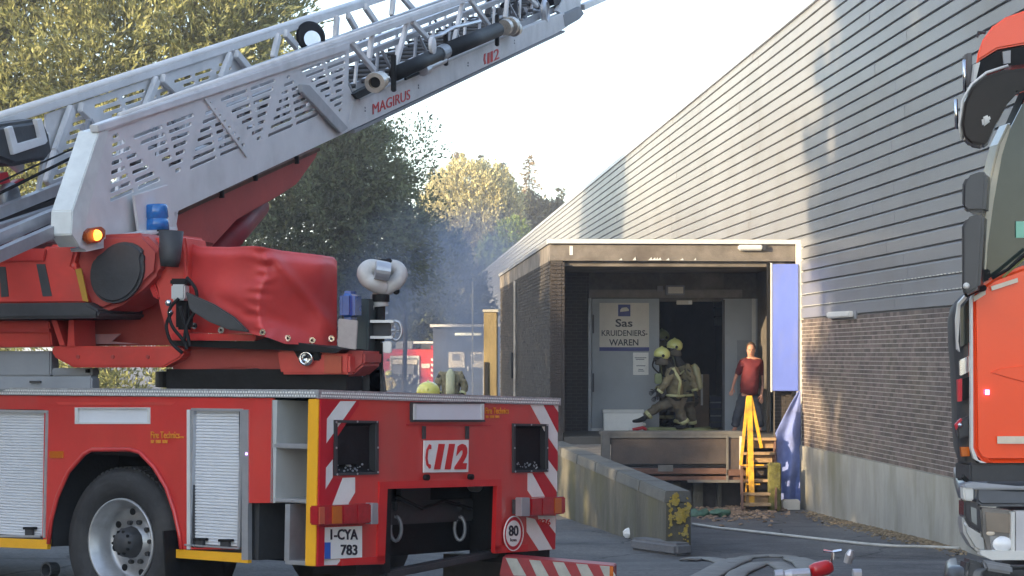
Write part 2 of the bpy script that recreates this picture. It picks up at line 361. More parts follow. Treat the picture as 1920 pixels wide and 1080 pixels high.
# side wall brick courses
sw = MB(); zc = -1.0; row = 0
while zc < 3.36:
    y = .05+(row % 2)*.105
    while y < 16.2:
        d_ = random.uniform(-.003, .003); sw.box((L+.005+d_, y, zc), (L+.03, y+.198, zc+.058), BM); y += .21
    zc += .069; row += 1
sw.build('side_brick_courses', mat('shaded_side_brick', (.038, .033, .030), .85, var=.35, scale=5, bump=.4, island=.4, dirt=(.07, .06, .045), damt=.5, dscale=.7), la, kind='stuff')  # darker copy of the bay brick, the side's shade put into its colour
# bricks one can pick apart: front pier, recess back wall, right pier
bmesh1 = MB().box((0, 0, 0), (.198, .02, .058)).mesh('brick'); bmesh1.materials.append(BRK)
bmesh2 = MB().box((0, 0, 0), (.095, .02, .058)).mesh('half_brick'); bmesh2.materials.append(BRK)
def brickrun(x0, x1, y, z0, z1, parent, maxn=999):
    z = z0; row = 0; n = 0
    while z < z1-.05 and n < maxn:
        x = x0; first = row % 2
        while x < x1-.03:
            half = first or (x1-x < .19); first = 0
            me = bmesh2 if half else bmesh1
            o = bpy.data.objects.new('brick', me); C.objects.link(o); o.parent = parent
            o.matrix_basis = Matrix.Translation(-parent.location)@BM@Matrix.Translation((x, y+random.uniform(-.003, .003), z))@Matrix.Diagonal((min(1, (x1-x)/(.095 if half else .198)), 1, 1, 1))
            x += (.105 if half else .208); n += 1
        z += .069; row += 1
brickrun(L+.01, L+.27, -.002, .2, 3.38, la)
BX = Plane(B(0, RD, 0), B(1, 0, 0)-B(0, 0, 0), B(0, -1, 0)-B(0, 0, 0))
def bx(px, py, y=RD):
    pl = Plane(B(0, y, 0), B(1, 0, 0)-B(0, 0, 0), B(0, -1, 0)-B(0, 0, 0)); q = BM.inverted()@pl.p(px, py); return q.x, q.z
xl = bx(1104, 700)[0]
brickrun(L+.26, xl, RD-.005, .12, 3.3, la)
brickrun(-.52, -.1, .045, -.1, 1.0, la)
dx0, dz1 = bx(1237, 565); dx1, _ = bx(1357, 565)
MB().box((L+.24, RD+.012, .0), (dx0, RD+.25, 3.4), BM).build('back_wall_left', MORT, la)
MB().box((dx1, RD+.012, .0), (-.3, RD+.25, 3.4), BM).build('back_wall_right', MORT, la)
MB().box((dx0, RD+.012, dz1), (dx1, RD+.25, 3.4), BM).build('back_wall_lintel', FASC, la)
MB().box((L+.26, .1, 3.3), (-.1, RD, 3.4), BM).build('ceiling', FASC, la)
MB().box((L+.26, -.02, -.02), (-.1, RD+7, .12), BM).build('floor_slab', mat('dock_floor', (.10, .095, .085), .8, var=.3, scale=2, bump=.2, dirt=(.05, .05, .045)), la)
# dark room beyond
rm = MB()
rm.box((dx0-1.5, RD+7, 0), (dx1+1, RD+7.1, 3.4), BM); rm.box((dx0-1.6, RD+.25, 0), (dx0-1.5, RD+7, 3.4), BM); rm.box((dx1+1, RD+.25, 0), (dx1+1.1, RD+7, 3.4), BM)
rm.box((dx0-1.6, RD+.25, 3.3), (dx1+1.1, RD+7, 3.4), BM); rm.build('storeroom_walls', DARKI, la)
MB().box((L+.3, RD+7.2, 3.38), (-.07, 16.4, 3.42), BM).build('roof_slab', DGR, la)
# doors
dr = BX
rect('door_header', dr, 1104, 543, 1392, 558, mat('header_grey', (.20, .18, .165), .6, var=.2), la, th=.1, off=.12, bevel=.008)
rect('door_jamb', dr, 1103, 559, 1109, 811, ALUD, la, th=.08, off=.08)
fd = rect('sliding_door', dr, 1110, 560, 1236, 808, GDOOR, la, th=.06, off=.06, bevel=.005)
rect('kick_strip', dr, 1108, 803, 1190, 809, TRIM, fd, th=.02, off=.075)
rect('hinge', dr, 1111, 590, 1114, 625, DGR, fd, th=.02, off=.075); rect('hinge', dr, 1111, 700, 1114, 735, DGR, fd, th=.02, off=.075)
rd = rect('open_door', dr, 1357, 560, 1446, 811, GDOOR, la, th=.06, off=.09, bevel=.005)
rect('door_panel', dr, 1382, 638, 1432, 805, mat('grey_door_inner', (.235, .26, .285), .55, var=.08), rd, th=.012, off=.10)
rect('door_edge', dr, 1410, 560, 1417, 660, TRIM, rd, th=.03, off=.11)
rect('door_jamb', dr, 1354, 562, 1359, 810, DGR, la, th=.08, off=.1)
bl = thing('emergency_light', 'small grey light box on the beam over the bay doorway', 'light', dr.p(1265, 553, .14))
rect('housing', dr, 1249, 535, 1284, 553, MGR, bl, th=.1, off=.23, bevel=.01); rect('diffuser', dr, 1253, 538, 1281, 550, CREAM, bl, th=.01, off=.238)
rect('sensor', dr, 1233, 536, 1243, 546, MGR, bl, th=.06, off=.2)
ex = thing('exit_sign_box', 'small white sign lamp hanging at the top of the dark doorway', 'sign lamp', dr.p(1283, 572, .14))
rect('box', dr, 1269, 563, 1298, 571, CREAM, ex, th=.06, off=.14, bevel=.006); rect('clear_end', dr, 1291, 564, 1297, 570, RWHITE, ex, th=.01, off=.147)
fl = thing('bulkhead_light', 'pale tube light on the stained fascia near the right corner of the bay roof', 'wall light', B(-1.0, -.05, 3.6))
FR = Plane(B(0, 0, 0), B(1, 0, 0)-B(0, 0, 0), B(0, -1, 0)-B(0, 0, 0))
rect('lamp_body', FR, 1385, 459, 1430, 469, TRIM, fl, th=.1, off=.10, bevel=.02); rect('end_cap', FR, 1430, 459, 1436, 468, DGR, fl, th=.08, off=.09)
rect('paint_mark', FR, 1068, 461, 1074, 478, RWHITE, la, th=.004, off=.006)
spk = MB(); random.seed(3)
for _ in range(9):
    px = random.gauss(1225, 40); s_ = random.uniform(3, 9); spk.prism([FR.p(px, 488, .012), FR.p(px+s_, 488, .012), FR.p(px+s_*.8, 484-random.random()*3, .012)], FR.n*-.01)
spk.build('flaking_paint', TRIM, la, kind='stuff')
# the sign
sg = thing('door_sign', 'cream sign reading Sas KRUIDENIERS-WAREN on the grey sliding door', 'sign', dr.p(1170, 656, .07))
rect('board', dr, 1124, 568, 1217, 651, CREAM, sg, th=.012, off=.078)
rect('blue_strip', dr, 1124, 651, 1217, 658, mat('sign_blue', (.05, .06, .22), .5), sg, th=.012, off=.078)
rect('logo', dr, 1159, 571, 1182, 593, MATS['sign_blue'], sg, th=.004, off=.083)
poly('logo_arc', dr, [(1163, 581), (1166, 577), (1175, 576), (1179, 580), (1179, 583), (1163, 585)], CREAM, sg, th=.003, off=.086)
ptext('lettering', dr, 'Sas', 1154, 598, 1186, 613, INK, sg, off=.081, bold=.02)
ptext('lettering', dr, 'KRUIDENIERS-', 1128, 619, 1214, 630, INK, sg, off=.081, bold=.015)
ptext('lettering', dr, 'WAREN', 1142, 636, 1197, 648, INK, sg, off=.081, bold=.02)
pn = thing('paper_notice', 'white paper notice below the sign on the grey door', 'notice', dr.p(1200, 703, .07))
rect('paper', dr, 1187, 661, 1216, 703, RWHITE, pn, th=.006, off=.072)
for yy, a, b in ((670, 1190, 1212), (673, 1192, 1208), (685, 1193, 1210), (692, 1197, 1206), (695, 1196, 1208)):
    rect('printed_line', dr, a, yy, b, yy+1.6, MGR, pn, th=.002, off=.075)
# things on the bay floor
def FL(d): return Plane((0, d, 0), (1, 0, 0), (0, -1, 0))
wc = thing('polystyrene_box', 'white polystyrene box standing in front of the grey sliding door', 'box', at(1168, 808, 40.4))
P4 = FL(40.4)
rect('box_body', P4, 1132, 775, 1206, 809, RWHITE, wc, th=.35, bevel=.012); rect('box_lid', P4, 1130, 768, 1208, 775, TRIM, wc, th=.37, off=.01, bevel=.008)
cb = thing('cardboard_box', 'tall brown cardboard box just inside the dark doorway', 'box', at(1315, 802, 43.5))
P5 = FL(43.2); rect('carton', P5, 1300, 702, 1330, 803, CARD, cb, th=.4, bevel=.004); rect('tape', P5, 1314, 702, 1318, 760, CREAM, cb, th=.004, off=.004)
for i in range(5):
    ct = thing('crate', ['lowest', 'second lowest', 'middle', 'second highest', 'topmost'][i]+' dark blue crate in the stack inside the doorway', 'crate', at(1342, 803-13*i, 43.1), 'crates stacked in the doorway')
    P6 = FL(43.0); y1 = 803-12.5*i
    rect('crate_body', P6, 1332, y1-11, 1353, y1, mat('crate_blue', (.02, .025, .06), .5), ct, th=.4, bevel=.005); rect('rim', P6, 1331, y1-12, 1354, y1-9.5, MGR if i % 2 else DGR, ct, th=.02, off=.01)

# dock leveller at the front of the bay
dk = thing('dock_leveller', 'dark steel dock leveller platform on the front of the loading bay', 'dock leveller', B(-2.5, -.4, -1.2))
D1 = Plane(B(0, -.45, 0), B(1, 0, 0)-B(0, 0, 0), B(0, -1, 0)-B(0, 0, 0))
DKM = mat('dock_steel', (.075, .06, .052), .6, var=.35, scale=3, bump=.2, dirt=(.13, .085, .06), damt=.5)
DGF = mat('dock_grey', (.14, .135, .125), .7, var=.25, scale=4, bump=.2)
rect('platform_top', D1, 1128, 809, 1395, 816, DGF, dk, th=.5, off=.02, bevel=.01)
rect('front_panel', D1, 1146, 822, 1364, 870, DKM, dk, th=.05, off=.0, bevel=.006)
rect('frame_bar', D1, 1138, 816, 1395, 821, DGF, dk, th=.06, off=.03)
rect('frame_bar', D1, 1142, 871, 1362, 876, BLK, dk, th=.06, off=-.03)
rect('buffer_rail', D1, 1142, 878, 1362, 889, RUST, dk, th=.12, off=.03, bevel=.01)
rect('buffer_rail', D1, 1146, 893, 1395, 901, RUST, dk, th=.12, off=.0, bevel=.01)
rect('frame_leg', D1, 1128, 811, 1144, 866, DGF, dk, th=.15, off=.04, bevel=.01)
rect('end_box', D1, 1366, 822, 1392, 880, DKM, dk, th=.2, off=.03, bevel=.01)
rect('end_post', D1, 1387, 818, 1391, 880, CREAM, dk, th=.03, off=.06); rect('end_post', D1, 1362, 818, 1366, 905, DGF, dk, th=.03, off=.06)
rect('lower_rail', D1, 1362, 880, 1440, 892, RUST, dk, th=.1, off=.06, bevel=.006)
rect('lower_rail', D1, 1290, 900, 1400, 905, DGF, dk, th=.05, off=.05)
for a, b in ((1262, 1276), (1300, 1318), (1345, 1353), (1205, 1222)): rect('support_post', D1, a, 903, b, 962, CONCM, dk, th=.2, off=-.25)
rect('pit_wall', D1, 1120, 880, 1450, 985, mat('pit_wall', (.06, .05, .042), .9, var=.4, scale=3), dk, th=.05, off=-.42)
rect('hinge_plate', D1, 1234, 872, 1262, 884, DGF, dk, th=.03, off=.06)
# steps and yellow rail
st = thing('steel_steps', 'sunlit steel steps beside the dock leveller', 'steps', B(-.9, -.6, -1.2))
STM = mat('step_steel', (.40, .27, .15), .7, var=.3, scale=6, bump=.2)
for i, y in enumerate((821, 848, 872, 899, 924, 944)):
    Pq = Plane(B(0, -.35-.16*i, 0), B(1, 0, 0)-B(0, 0, 0), B(0, -1, 0)-B(0, 0, 0))
    rect('tread', Pq, 1392, y, 1456-i*2, y+5, STM, st, th=.22, bevel=.004)
    rect('riser', Pq, 1398, y+6, 1450-i*2, y+19, STM if i in (0, 1, 4) else DKM, st, th=.01, off=-.14)
for a in (1391, 1454):
    MB().bar(B(bx(a, 820, -.3)[0], -.2, bx(a, 822, -.3)[1]), B(bx(a, 960, -1.2)[0], -1.25, bx(a, 958, -1.2)[1]), .03, .14, B(1, 0, 0)-B(0, 0, 0)).build('stringer', RUST, st)
yr = thing('yellow_handrail', 'yellow painted handrail frame standing at the steps below the man in the red shirt', 'handrail', B(-.95, -.9, -1.2))
def D(px, py, y=-.9):
    x, z = bx(px, py, y); return B(x, y, z)
MB().bar(D(1405, 742), D(1410, 955), .10, .08, (1, 0, 0)).build('post', YRAIL, yr, bevel=.006)
MB().bar(D(1402, 745), D(1389, 872), .055, .055, (1, 0, 0)).build('brace', YRAIL, yr, bevel=.005)
MB().bar(D(1408, 745), D(1428, 840), .06, .06, (1, 0, 0)).build('brace', YRAIL, yr, bevel=.005)
MB().bar(D(1406, 760), D(1398, 940, -.7), .03, .03, (1, 0, 0)).build('brace', YRAIL, yr)
MB().bar(D(1390, 872), D(1432, 872), .025, .03, (0, 0, 1)).build('cross_bar', YRAIL, yr)
MB().bar(D(1398, 908), D(1425, 908), .025, .03, (0, 0, 1)).build('cross_bar', YRAIL, yr)
mp_ = thing('mossy_post', 'short mossy concrete post beside the steps and the blue sheet', 'post', D(1454, 966, -1.0))
rect('post_shaft', Plane(B(0, -1.0, 0), B(1, 0, 0)-B(0, 0, 0), B(0, -1, 0)-B(0, 0, 0)), 1443, 868, 1465, 972, mat('moss_post', (.16, .15, .04), .9, var=.5, scale=9, bump=.5, dirt=(.06, .055, .03), dscale=5), mp_, th=.22, bevel=.02)
# blue panel and hanging sheet
bp = thing('blue_panel', 'upright lavender blue insulated panel at the right edge of the loading bay', 'panel', B(-.3, -.12, .97))
FB = Plane(B(0, -.10, 0), B(1, 0, 0)-B(0, 0, 0), B(0, -1, 0)-B(0, 0, 0))
rect('panel_face', FB, 1448, 495, 1497, 733, BLUP, bp, th=.06, off=.02, bevel=.01)
rect('panel_edge', FB, 1445, 493, 1448, 735, TRIM, bp, th=.07, off=.025); rect('bracket', FB, 1485, 733, 1491, 744, BLK, bp, th=.05, off=.01)
rect('seal_gap', FB, 1439, 492, 1444, 812, BLK, bp, th=.1, off=.0)
bs = MB(); nu, nv = 22, 40
for j in range(nv+1):
    t = j/nv; py = 733+t*212
    lx = 1497-44*min(1, (t/.38))**.9 if t < .38 else 1455+6*(t-.38); rx = 1501
    for i in range(nu+1):
        s_ = i/nu; off = .10+.05*math.sin(s_*9+t*4)*(.3+t)+.05*noise.noise(V((s_*3, t*5, 1)))
        bs.v.append(tuple(FB.p(lx+(rx-lx)*s_, py, off)))
bs.f = [(j*(nu+1)+i, j*(nu+1)+i+1, (j+1)*(nu+1)+i+1, (j+1)*(nu+1)+i) for j in range(nv) for i in range(nu)]; bs.m = [0]*len(bs.f)
sh = bs.build('plastic_sheet', mat('blue_sheet', (.20, .25, .52), .9, var=.2, scale=3, spec=.15, dirt=(.14, .14, .17), damt=.6), smooth=True, label='crumpled pale blue plastic sheet hanging at the warehouse corner by the steps', cat='sheet')
md = sh.modifiers.new('thick', 'SOLIDIFY'); md.thickness = .006; setorigin(sh)
wb = thing('concrete_block', 'small sunlit pale block at the foot of the blue sheet', 'block', D(1478, 966, -.6))
MB().box((-.52, -.75, -1.22), (-.2, -.5, -1.02), BM).build('block', CREAM, wb, bevel=.02)

# ------------------------------------------------------------------ low ramp wall
lw = thing('ramp_wall', 'low mossy concrete ramp wall with yellow lichen on its near end', 'low wall', (2.2, 27, -1.0))
def LW(s_, t, z, k=0):     # s along 0..1, t across 0..1
    a = V((2.03, 27.0, 0)); b = V((.62, 37.6, 0)); q = a+(b-a)*s_+V((.33, .03, 0))*t; q.z = z; return q
sb_ = MB(); N = 24
for i in range(N):
    s0, s1 = i/N, (i+1)/N
    def zt(s_): return -.15+.21*s_+(.012*noise.noise(V((s_*20, 0, 3))))
    b0, b1 = -1.35, -1.5
    sb_.hexa([LW(s0, 0, b0), LW(s0, 1, b0), LW(s0, 1, zt(s0)-.16), LW(s0, 0, zt(s0)-.16), LW(s1, 0, b1), LW(s1, 1, b1), LW(s1, 1, zt(s1)-.16), LW(s1, 0, zt(s1)-.16)])
MW = sb_.mesh(); bm = bmesh.new(); bm.from_mesh(MW); bmesh.ops.remove_doubles(bm, verts=bm.verts, dist=.002)
bm.to_mesh(MW); bm.free(); link('wall_body', MW, CONCM, lw)
for i in range(6):
    s0, s1 = i/6+.002, (i+1)/6-.002
    def zt(s_): return -.15+.21*s_
    MB().hexa([LW(s0, -.06, zt(s0)-.158), LW(s0, 1.06, zt(s0)-.158), LW(s0, 1.0, zt(s0)), LW(s0, .0, zt(s0)), LW(s1, -.06, zt(s1)-.158), LW(s1, 1.06, zt(s1)-.158), LW(s1, 1.0, zt(s1)), LW(s1, 0, zt(s1))]).build('coping_stone', mat('coping', (.12, .118, .105), .9, var=.25, scale=3, bump=.4), lw, bevel=.012)
LICH = mat('yellow_lichen', (.36, .26, .045), .9, var=.35, scale=8, bump=.5, dirt=(.30, .27, .12), dscale=9, damt=.8)
random.seed(11)
def blob(px, py, rx, ry, m=LICH, d=26.985, seed=0):
    pl = Plane((2.2, d, 0), (1, .09, 0), (.09, -1, 0)); pts = []
    for k in range(16):
        a = 2*math.pi*k/16; r = 1+.35*noise.noise(V((math.cos(a)*1.5+seed, math.sin(a)*1.5, seed))); pts.append((px+rx*r*math.cos(a), py-ry*r*math.sin(a)))
    poly('lichen_patch', pl, pts, m, lw, th=.012, off=.0)
lm = MB(); pl_ = Plane((2.2, 26.985, 0), (1, .09, 0), (.09, -1, 0))
for cx2, cy2, sx2, sy2, n2 in ((1278, 968, 9, 11, 130), (1266, 936, 6, 8, 45), (1258, 965, 3, 22, 30), (1284, 1000, 6, 12, 22), (1290, 950, 4, 16, 20)):
    for _ in range(n2):
        x, y = random.gauss(cx2, sx2*.62), random.gauss(cy2, sy2*.62); x = min(max(x, 1253), 1295); s2 = random.uniform(1.2, 4.2)
        lm.prism([pl_.p(x+s2*math.cos(a)*random.uniform(.6, 1.2), y+s2*math.sin(a)*random.uniform(.6, 1.2), random.uniform(0, .004)) for a in (0, 1, 2.1, 3.1, 4.2, 5.2)], pl_.n*-.012)
lm.build('lichen', LICH, lw, kind='stuff')

# ------------------------------------------------------------------ ground clutter
def gp(px, py):           # the point of the ground seen at this pixel
    d = 6.0
    r = ray(px, py)
    for _ in range(4000):
        q = EYEV+r*d
        if q.z <= gz(q.x, q.y)+.004: return q
        d += .02
    return q
kb = thing('kerb_stone', 'loose grey kerb stone lying at the near end of the ramp wall', 'kerb stone', gp(1245, 1040))
q0, q1 = gp(1195, 1030), gp(1283, 1042)
MB().bar(q0+V((0, 0, .08)), q1+V((0, 0, .08)), .28, .17, (0, 1, 0)).build('stone', mat('kerb_grey', (.14, .14, .145), .85, var=.2, scale=6, bump=.4), kb, bevel=.04, seg=3)
MB().bar(q0+V((-.02, -.16, .06)), q0+V((.22, -.16, .05)), .06, .08, (0, 1, 0)).build('broken_chip', BLK, kb, bevel=.02)
wr = thing('crumpled_packet', 'crumpled white plastic packet on the asphalt left of the ramp wall', 'litter', gp(1188, 1010))
q = gp(1188, 1010)
c_ = MB()
for k in range(3): c_.ball(q+V((.07*k-.05, .02*k, .08-.02*k)), .11-.022*k, 8, sq=(1, .8, .7))
c_.v = [tuple(V(v)+V((1, 1, 1))*.02*noise.noise(V(v)*25)) for v in c_.v]
c_.build('wrapper', RWHITE, wr); MB().ball(q+V((.0, -.075, .07)), .03, 6, sq=(1.3, .4, .8)).build('dark_print', DGR, wr)
def hose(name, label, pts, r, m, flat=1.):
    P = []
    for i in range(len(pts)-1):
        for k in range(6):
            t = k/6; x = pts[i][0]*(1-t)+pts[i+1][0]*t; y = pts[i][1]*(1-t)+pts[i+1][1]*t; P.append(gp(x, y))
    P.append(gp(*pts[-1])); P = [p+V((0, 0, r*.9)) for p in P]
    o = MB().tube(P, r, 8).build(name, m, smooth=True, label=label, cat='hose'); setorigin(o); return o
hose('hose', 'thin pale hose running over the asphalt from ramp wall to orange fire engine', [(1299, 985), (1345, 992), (1420, 1000), (1490, 1008), (1560, 1016), (1625, 1023), (1680, 1027), (1740, 1028), (1800, 1031)], .022, mat('pale_hose', (.48, .47, .43), .8))
HG = mat('flat_hose', (.21, .205, .19), .85, var=.15, scale=5, bump=.2)
def ribbon(name, label, pts, wd, m):
    P = []
    for i in range(len(pts)-1):
        for k in range(5):
            t = k/5; P.append(gp(pts[i][0]*(1-t)+pts[i+1][0]*t, pts[i][1]*(1-t)+pts[i+1][1]*t))
    b = MB()
    for i, p in enumerate(P):
        t = (P[min(i+1, len(P)-1)]-P[max(i-1, 0)]); sd_ = V((-t.y, t.x, 0)).normalized()*wd/2
        for a, z in ((-1, .008), (-.8, .020), (0, .024), (.8, .020), (1, .008)): b.v.append(tuple(p+sd_*a+V((0, 0, z))))
    b.f = [(i*5+j, i*5+j+1, i*5+j+6, i*5+j+5) for i in range(len(P)-1) for j in range(4)]; b.m = [0]*len(b.f)
    o = b.build(name, m, smooth=True, label=label, cat='hose'); md = o.modifiers.new('thick', 'SOLIDIFY'); md.thickness = .015; setorigin(o); return o
ribbon('flat_hose', 'flat grey fire hose curving up from the bottom edge left of the branch pipe', [(1290, 1098), (1330, 1078), (1365, 1058), (1400, 1046), (1440, 1043), (1480, 1045), (1510, 1056), (1530, 1080), (1545, 1100)], .22, HG)
ribbon('flat_hose', 'second flat grey hose lying inside the curve of the first one', [(1370, 1092), (1385, 1075), (1420, 1060), (1455, 1058), (1480, 1072), (1490, 1096)], .16, HG)
ribbon('flat_hose', 'short grey hose end lying behind the kerb stone end', [(1290, 1052), (1315, 1047), (1345, 1052), (1372, 1062)], .16, HG)
nz_ = thing('branch_pipe', 'red fire branch pipe with metal couplings on the asphalt at the bottom edge', 'nozzle', gp(1560, 1090))
q = gp(1562, 1098)
MB().lathe(q+V((-.16, 0, .1)), (1, .1, .25), [(0, 0), (.045, 0), (.055, .04), (.055, .12), (.04, .16), (0, .16)], 16).build('body', mat('hydrant_red', (.55, .015, .02), .35, coat=.5), nz_, smooth=True)
MB().lathe(q+V((-.42, -.02, .07)), (1, 0, .05), [(0, 0), (.045, 0), (.045, .06), (.035, .07), (.045, .12), (.045, .25), (0, .25)], 12).build('coupling', ALU, nz_)
MB().tube([q+V((-.02, 0, .12)), q+V((.0, 0, .24)), q+V((-.07, 0, .25))], .014, 6).tube([q+V((.0, 0, .24)), q+V((.06, 0, .25))], .014, 6).build('handle', CHR, nz_)
MB().lathe(q+V((.1, -.01, .16)), (.3, -.1, 1), [(0, 0), (.03, 0), (.035, .06), (.02, .1), (0, .1)], 10).lathe(q+V((.14, 0, .08)), (1, 0, 0), [(0, 0), (.04, 0), (.04, .06), (0, .06)], 10).build('valve', ALU, nz_)
gb = []
for i, (px, py, lab) in enumerate(((1310, 962, 'green plastic bag lying left of the other on the dock ramp'), (1348, 963, 'green plastic bag lying nearer the steps on the dock ramp'))):
    q = gp(px, py+6); b = MB().ball(q+V((0, 0, .05)), .2, 10, sq=(1, .5, .35)); b.v = [tuple(V(v)+V((1, 1, 1))*.06*noise.noise(V(v)*9+V((i*5, 0, 0)))) for v in b.v]
    o = b.build('plastic_bag', mat('green_bag', (.06, .13, .08), .5, var=.5, scale=12), smooth=True, label=lab, cat='bag'); setorigin(o)
# rubble and leaf litter
random.seed(5)
def litter(name, pts, n, s0, s1, m):
    b = MB()
    for _ in range(n):
        px, py = pts(); q = gp(px, py); s_ = random.uniform(s0, s1); a = random.uniform(0, 6.28)
        u = V((math.cos(a), math.sin(a), random.uniform(-.3, .3)))*s_; v = V((-math.sin(a), math.cos(a), random.uniform(-.3, .4)))*s_*.7; z = V((0, 0, s_*.5))
        b.hexa([q-u-v, q+u-v, q+u+v, q-u+v, q-u*.6-v*.6+z, q+u*.6-v*.5+z, q+u*.5+v*.7+z, q-u*.7+v*.5+z])
    return b.build(name, m, kind='stuff')
def along():
    t = random.random()**.8; return 1510+t*300+random.gauss(0, 10), 957+t*68+abs(random.gauss(0, 7))
litter('leaf_litter', along, 2600, .008, .03, mat('dry_leaves', (.20, .15, .09), .9, island=.5, var=.3))
litter('rubble', lambda: (random.gauss(1385, 45), random.gauss(958, 9)), 500, .015, .06, mat('rubble', (.25, .17, .11), .9, island=.5))
litter('gravel', lambda: (random.uniform(1060, 1245)+random.gauss(0, 5), 0) and (lambda t: (1062+t*190+random.gauss(0, 4), 938+t*92+random.gauss(0, 3)))(random.random()), 500, .008, .03, mat('grit', (.28, .26, .23), .9, island=.4))
# ------------------------------------------------------------------ ladder truck
yw, pt_, rl = math.radians(146.0), math.radians(.26), math.radians(2.06)
TR = Matrix.Rotation(yw, 3, 'Z')@Matrix.Rotation(pt_, 3, 'Y')@Matrix.Rotation(rl, 3, 'X')
A0 = at(597, 732, 11.51)
TX, TY, TZ = TR@V((1, 0, 0)), TR@V((0, 1, 0)), TR@V((0, 0, 1))
TM = Matrix.Translation(A0)@TR.to_4x4()
def T(x, y, z): return TM@V((x, y, z))
SD = Plane(A0, -TX, TY)          # left side, seen on the left of the picture
RR = Plane(A0, -TY, -TX)         # rear face
lt = thing('ladder_truck', 'red turntable ladder truck with striped rear end and raised white ladder', 'fire truck', (A0.x, A0.y, 0))
W = 2.5
MB().box((0, -W, -.02), (6.5, 0, 0), TM).build('deck', DGF, lt)
# chequer plate edge: real rows of studs, joined
em = mat('chequer_plate', (.42, .425, .44), .42, metal=.45, var=.35, scale=60, bump=.3)
MB().box((0, .0, -.042), (6.5, .012, .004), TM).build('deck_edge', em, lt); MB().box((-.012, -W-.01, -.045), (0, .012, .004), TM).build('deck_edge', em, lt)
sb_ = MB()
for r_ in range(2):
    for i in range(150):
        x = .01+i*.02+(r_ % 2)*.01; sb_.box((x, .012, -.036+r_*.018), (x+.01, .0145, -.026+r_*.018), TM)
    for i in range(124):
        y = -.01-i*.02-(r_ % 2)*.01; sb_.box((-.0145, y-.01, -.036+r_*.018), (-.012, y, -.026+r_*.018), TM)
sb_.build('plate_studs', RWHITE, lt, kind='stuff')
# side sheet with real openings
def suv(px, py): return SD.uv(px, py)
lx = suv(0, 730)[0]; XF = -6.4
zb = suv(50, 1012)[1]
outer = [(XF, -.045), (suv(512, 748)[0], -.045), suv(512, 943), suv(466, 943), suv(466, 1030), suv(340, 1030), suv(338, 1010), suv(328, 960), suv(312, 915), suv(290, 878), suv(262, 848), suv(243, 843), suv(172, 843), suv(160, 850), suv(128, 885), suv(108, 930), suv(95, 975), suv(90, 1012), (XF, zb)]
def box_uv(x0, y0, x1, y1): return [suv(x0, y0), suv(x1, y0), suv(x1, y1), suv(x0, y1)]
h1 = [(suv(-230, 768)[0], suv(0, 768)[1]), suv(83, 768), suv(79, 1008), (suv(-230, 768)[0], suv(0, 1004)[1])]
bez('side_panel', SD, outer, [h1, box_uv(352, 769, 462, 1026), box_uv(142, 765, 279, 794)], RED, lt, th=.02)
def shutter(x0, y0, x1, y1, nm='roller_shutter'):
    a, b = suv(x0, y0), suv(x1, y1); u0, u1, v1, v0 = a[0], b[0], a[1], b[1]
    root = MB().prism([SD.xyz(u0, v0, -.03), SD.xyz(u1, v0, -.03), SD.xyz(u1, v1, -.03), SD.xyz(u0, v1, -.03)], SD.n*-.01).build(nm, SHUT, lt)
    n = max(4, int((v1-v0)/.0175)); m_ = MB()
    for i in range(n):
        z0 = v0+(v1-v0)*i/n; z1 = v0+(v1-v0)*(i+1)/n
        for (z, o) in ((z0+.0015, -.028), (z0+.004, -.0215), (z1-.004, -.0215), (z1-.0015, -.028)):
            m_.v += [tuple(SD.xyz(u0, z, o)), tuple(SD.xyz(u1, z, o))]
        b_ = i*8; m_.f += [(b_+2*k, b_+2*k+1, b_+2*k+3, b_+2*k+2) for k in range(3)]; m_.m += [0]*3
    m_.build('slats', SHUT, root, kind='stuff')
    fr = MB()
    for (p, q, r, s_) in ((u0-.012, v0, u0+.008, v1), (u1-.008, v0, u1+.012, v1), (u0-.012, v1-.004, u1+.012, v1+.012)):
        fr.prism([SD.xyz(p, q, .006), SD.xyz(r, q, .006), SD.xyz(r, s_, .006), SD.xyz(p, s_, .006)], SD.n*-.04)
    fr.build('frame', ALU, root)
    return root, (u0, u1, v0, v1)
s1, e1 = shutter(-230, 768, 83, 1008)
s2, e2 = shutter(362, 769, 448, 1026)
rect('guide_rail', SD, 350, 768, 356, 1030, TRIM, s2, th=.03, off=.008); rect('guide_rail', SD, 356, 770, 362, 1030, DGR, s2, th=.03, off=-.005)
rect('guide_rail', SD, 448, 769, 453, 1032, DGR, s2, th=.03, off=.0); rect('guide_rail', SD, 453, 768, 465, 1050, ALU, s2, th=.035, off=.008)
for (a, b, y, rt) in ((42, 64, 988, s1), (361, 385, 1009, s2), (408, 433, 1011, s2)):
    rect('lock_handle', SD, a, y, b, y+5, BLK, rt, th=.03, off=.01, bevel=.003); rect('lock_block', SD, a+4, y+4, b-4, y+18, DGR, rt, th=.02, off=.004, bevel=.003)
poly('lift_bar', SD, [(-200, 1001), (75, 1004), (75, 1008), (-200, 1005)], ALU, s1, th=.02, off=.01)
poly('lift_bar', SD, [(345, 1020), (448, 1027), (448, 1030), (345, 1023)], ALU, s2, th=.02, off=.012)
poly('door_sill', SD, [(-200, 996), (80, 1006), (80, 1012), (-200, 1002)], DGR, s1, th=.02, off=.004)
pw = rect('number_window', SD, 142, 766, 279, 793, SHUT, lt, th=.01, off=-.012)
rect('frame', SD, 140, 764, 145, 795, TRIM, pw, th=.015, off=.006); rect('frame', SD, 276, 764, 281, 795, TRIM, pw, th=.015, off=.006); rect('frame', SD, 145, 792, 276, 795, TRIM, pw, th=.015, off=.004); rect('frame', SD, 145, 764, 276, 766, TRIM, pw, th=.015, off=.004)
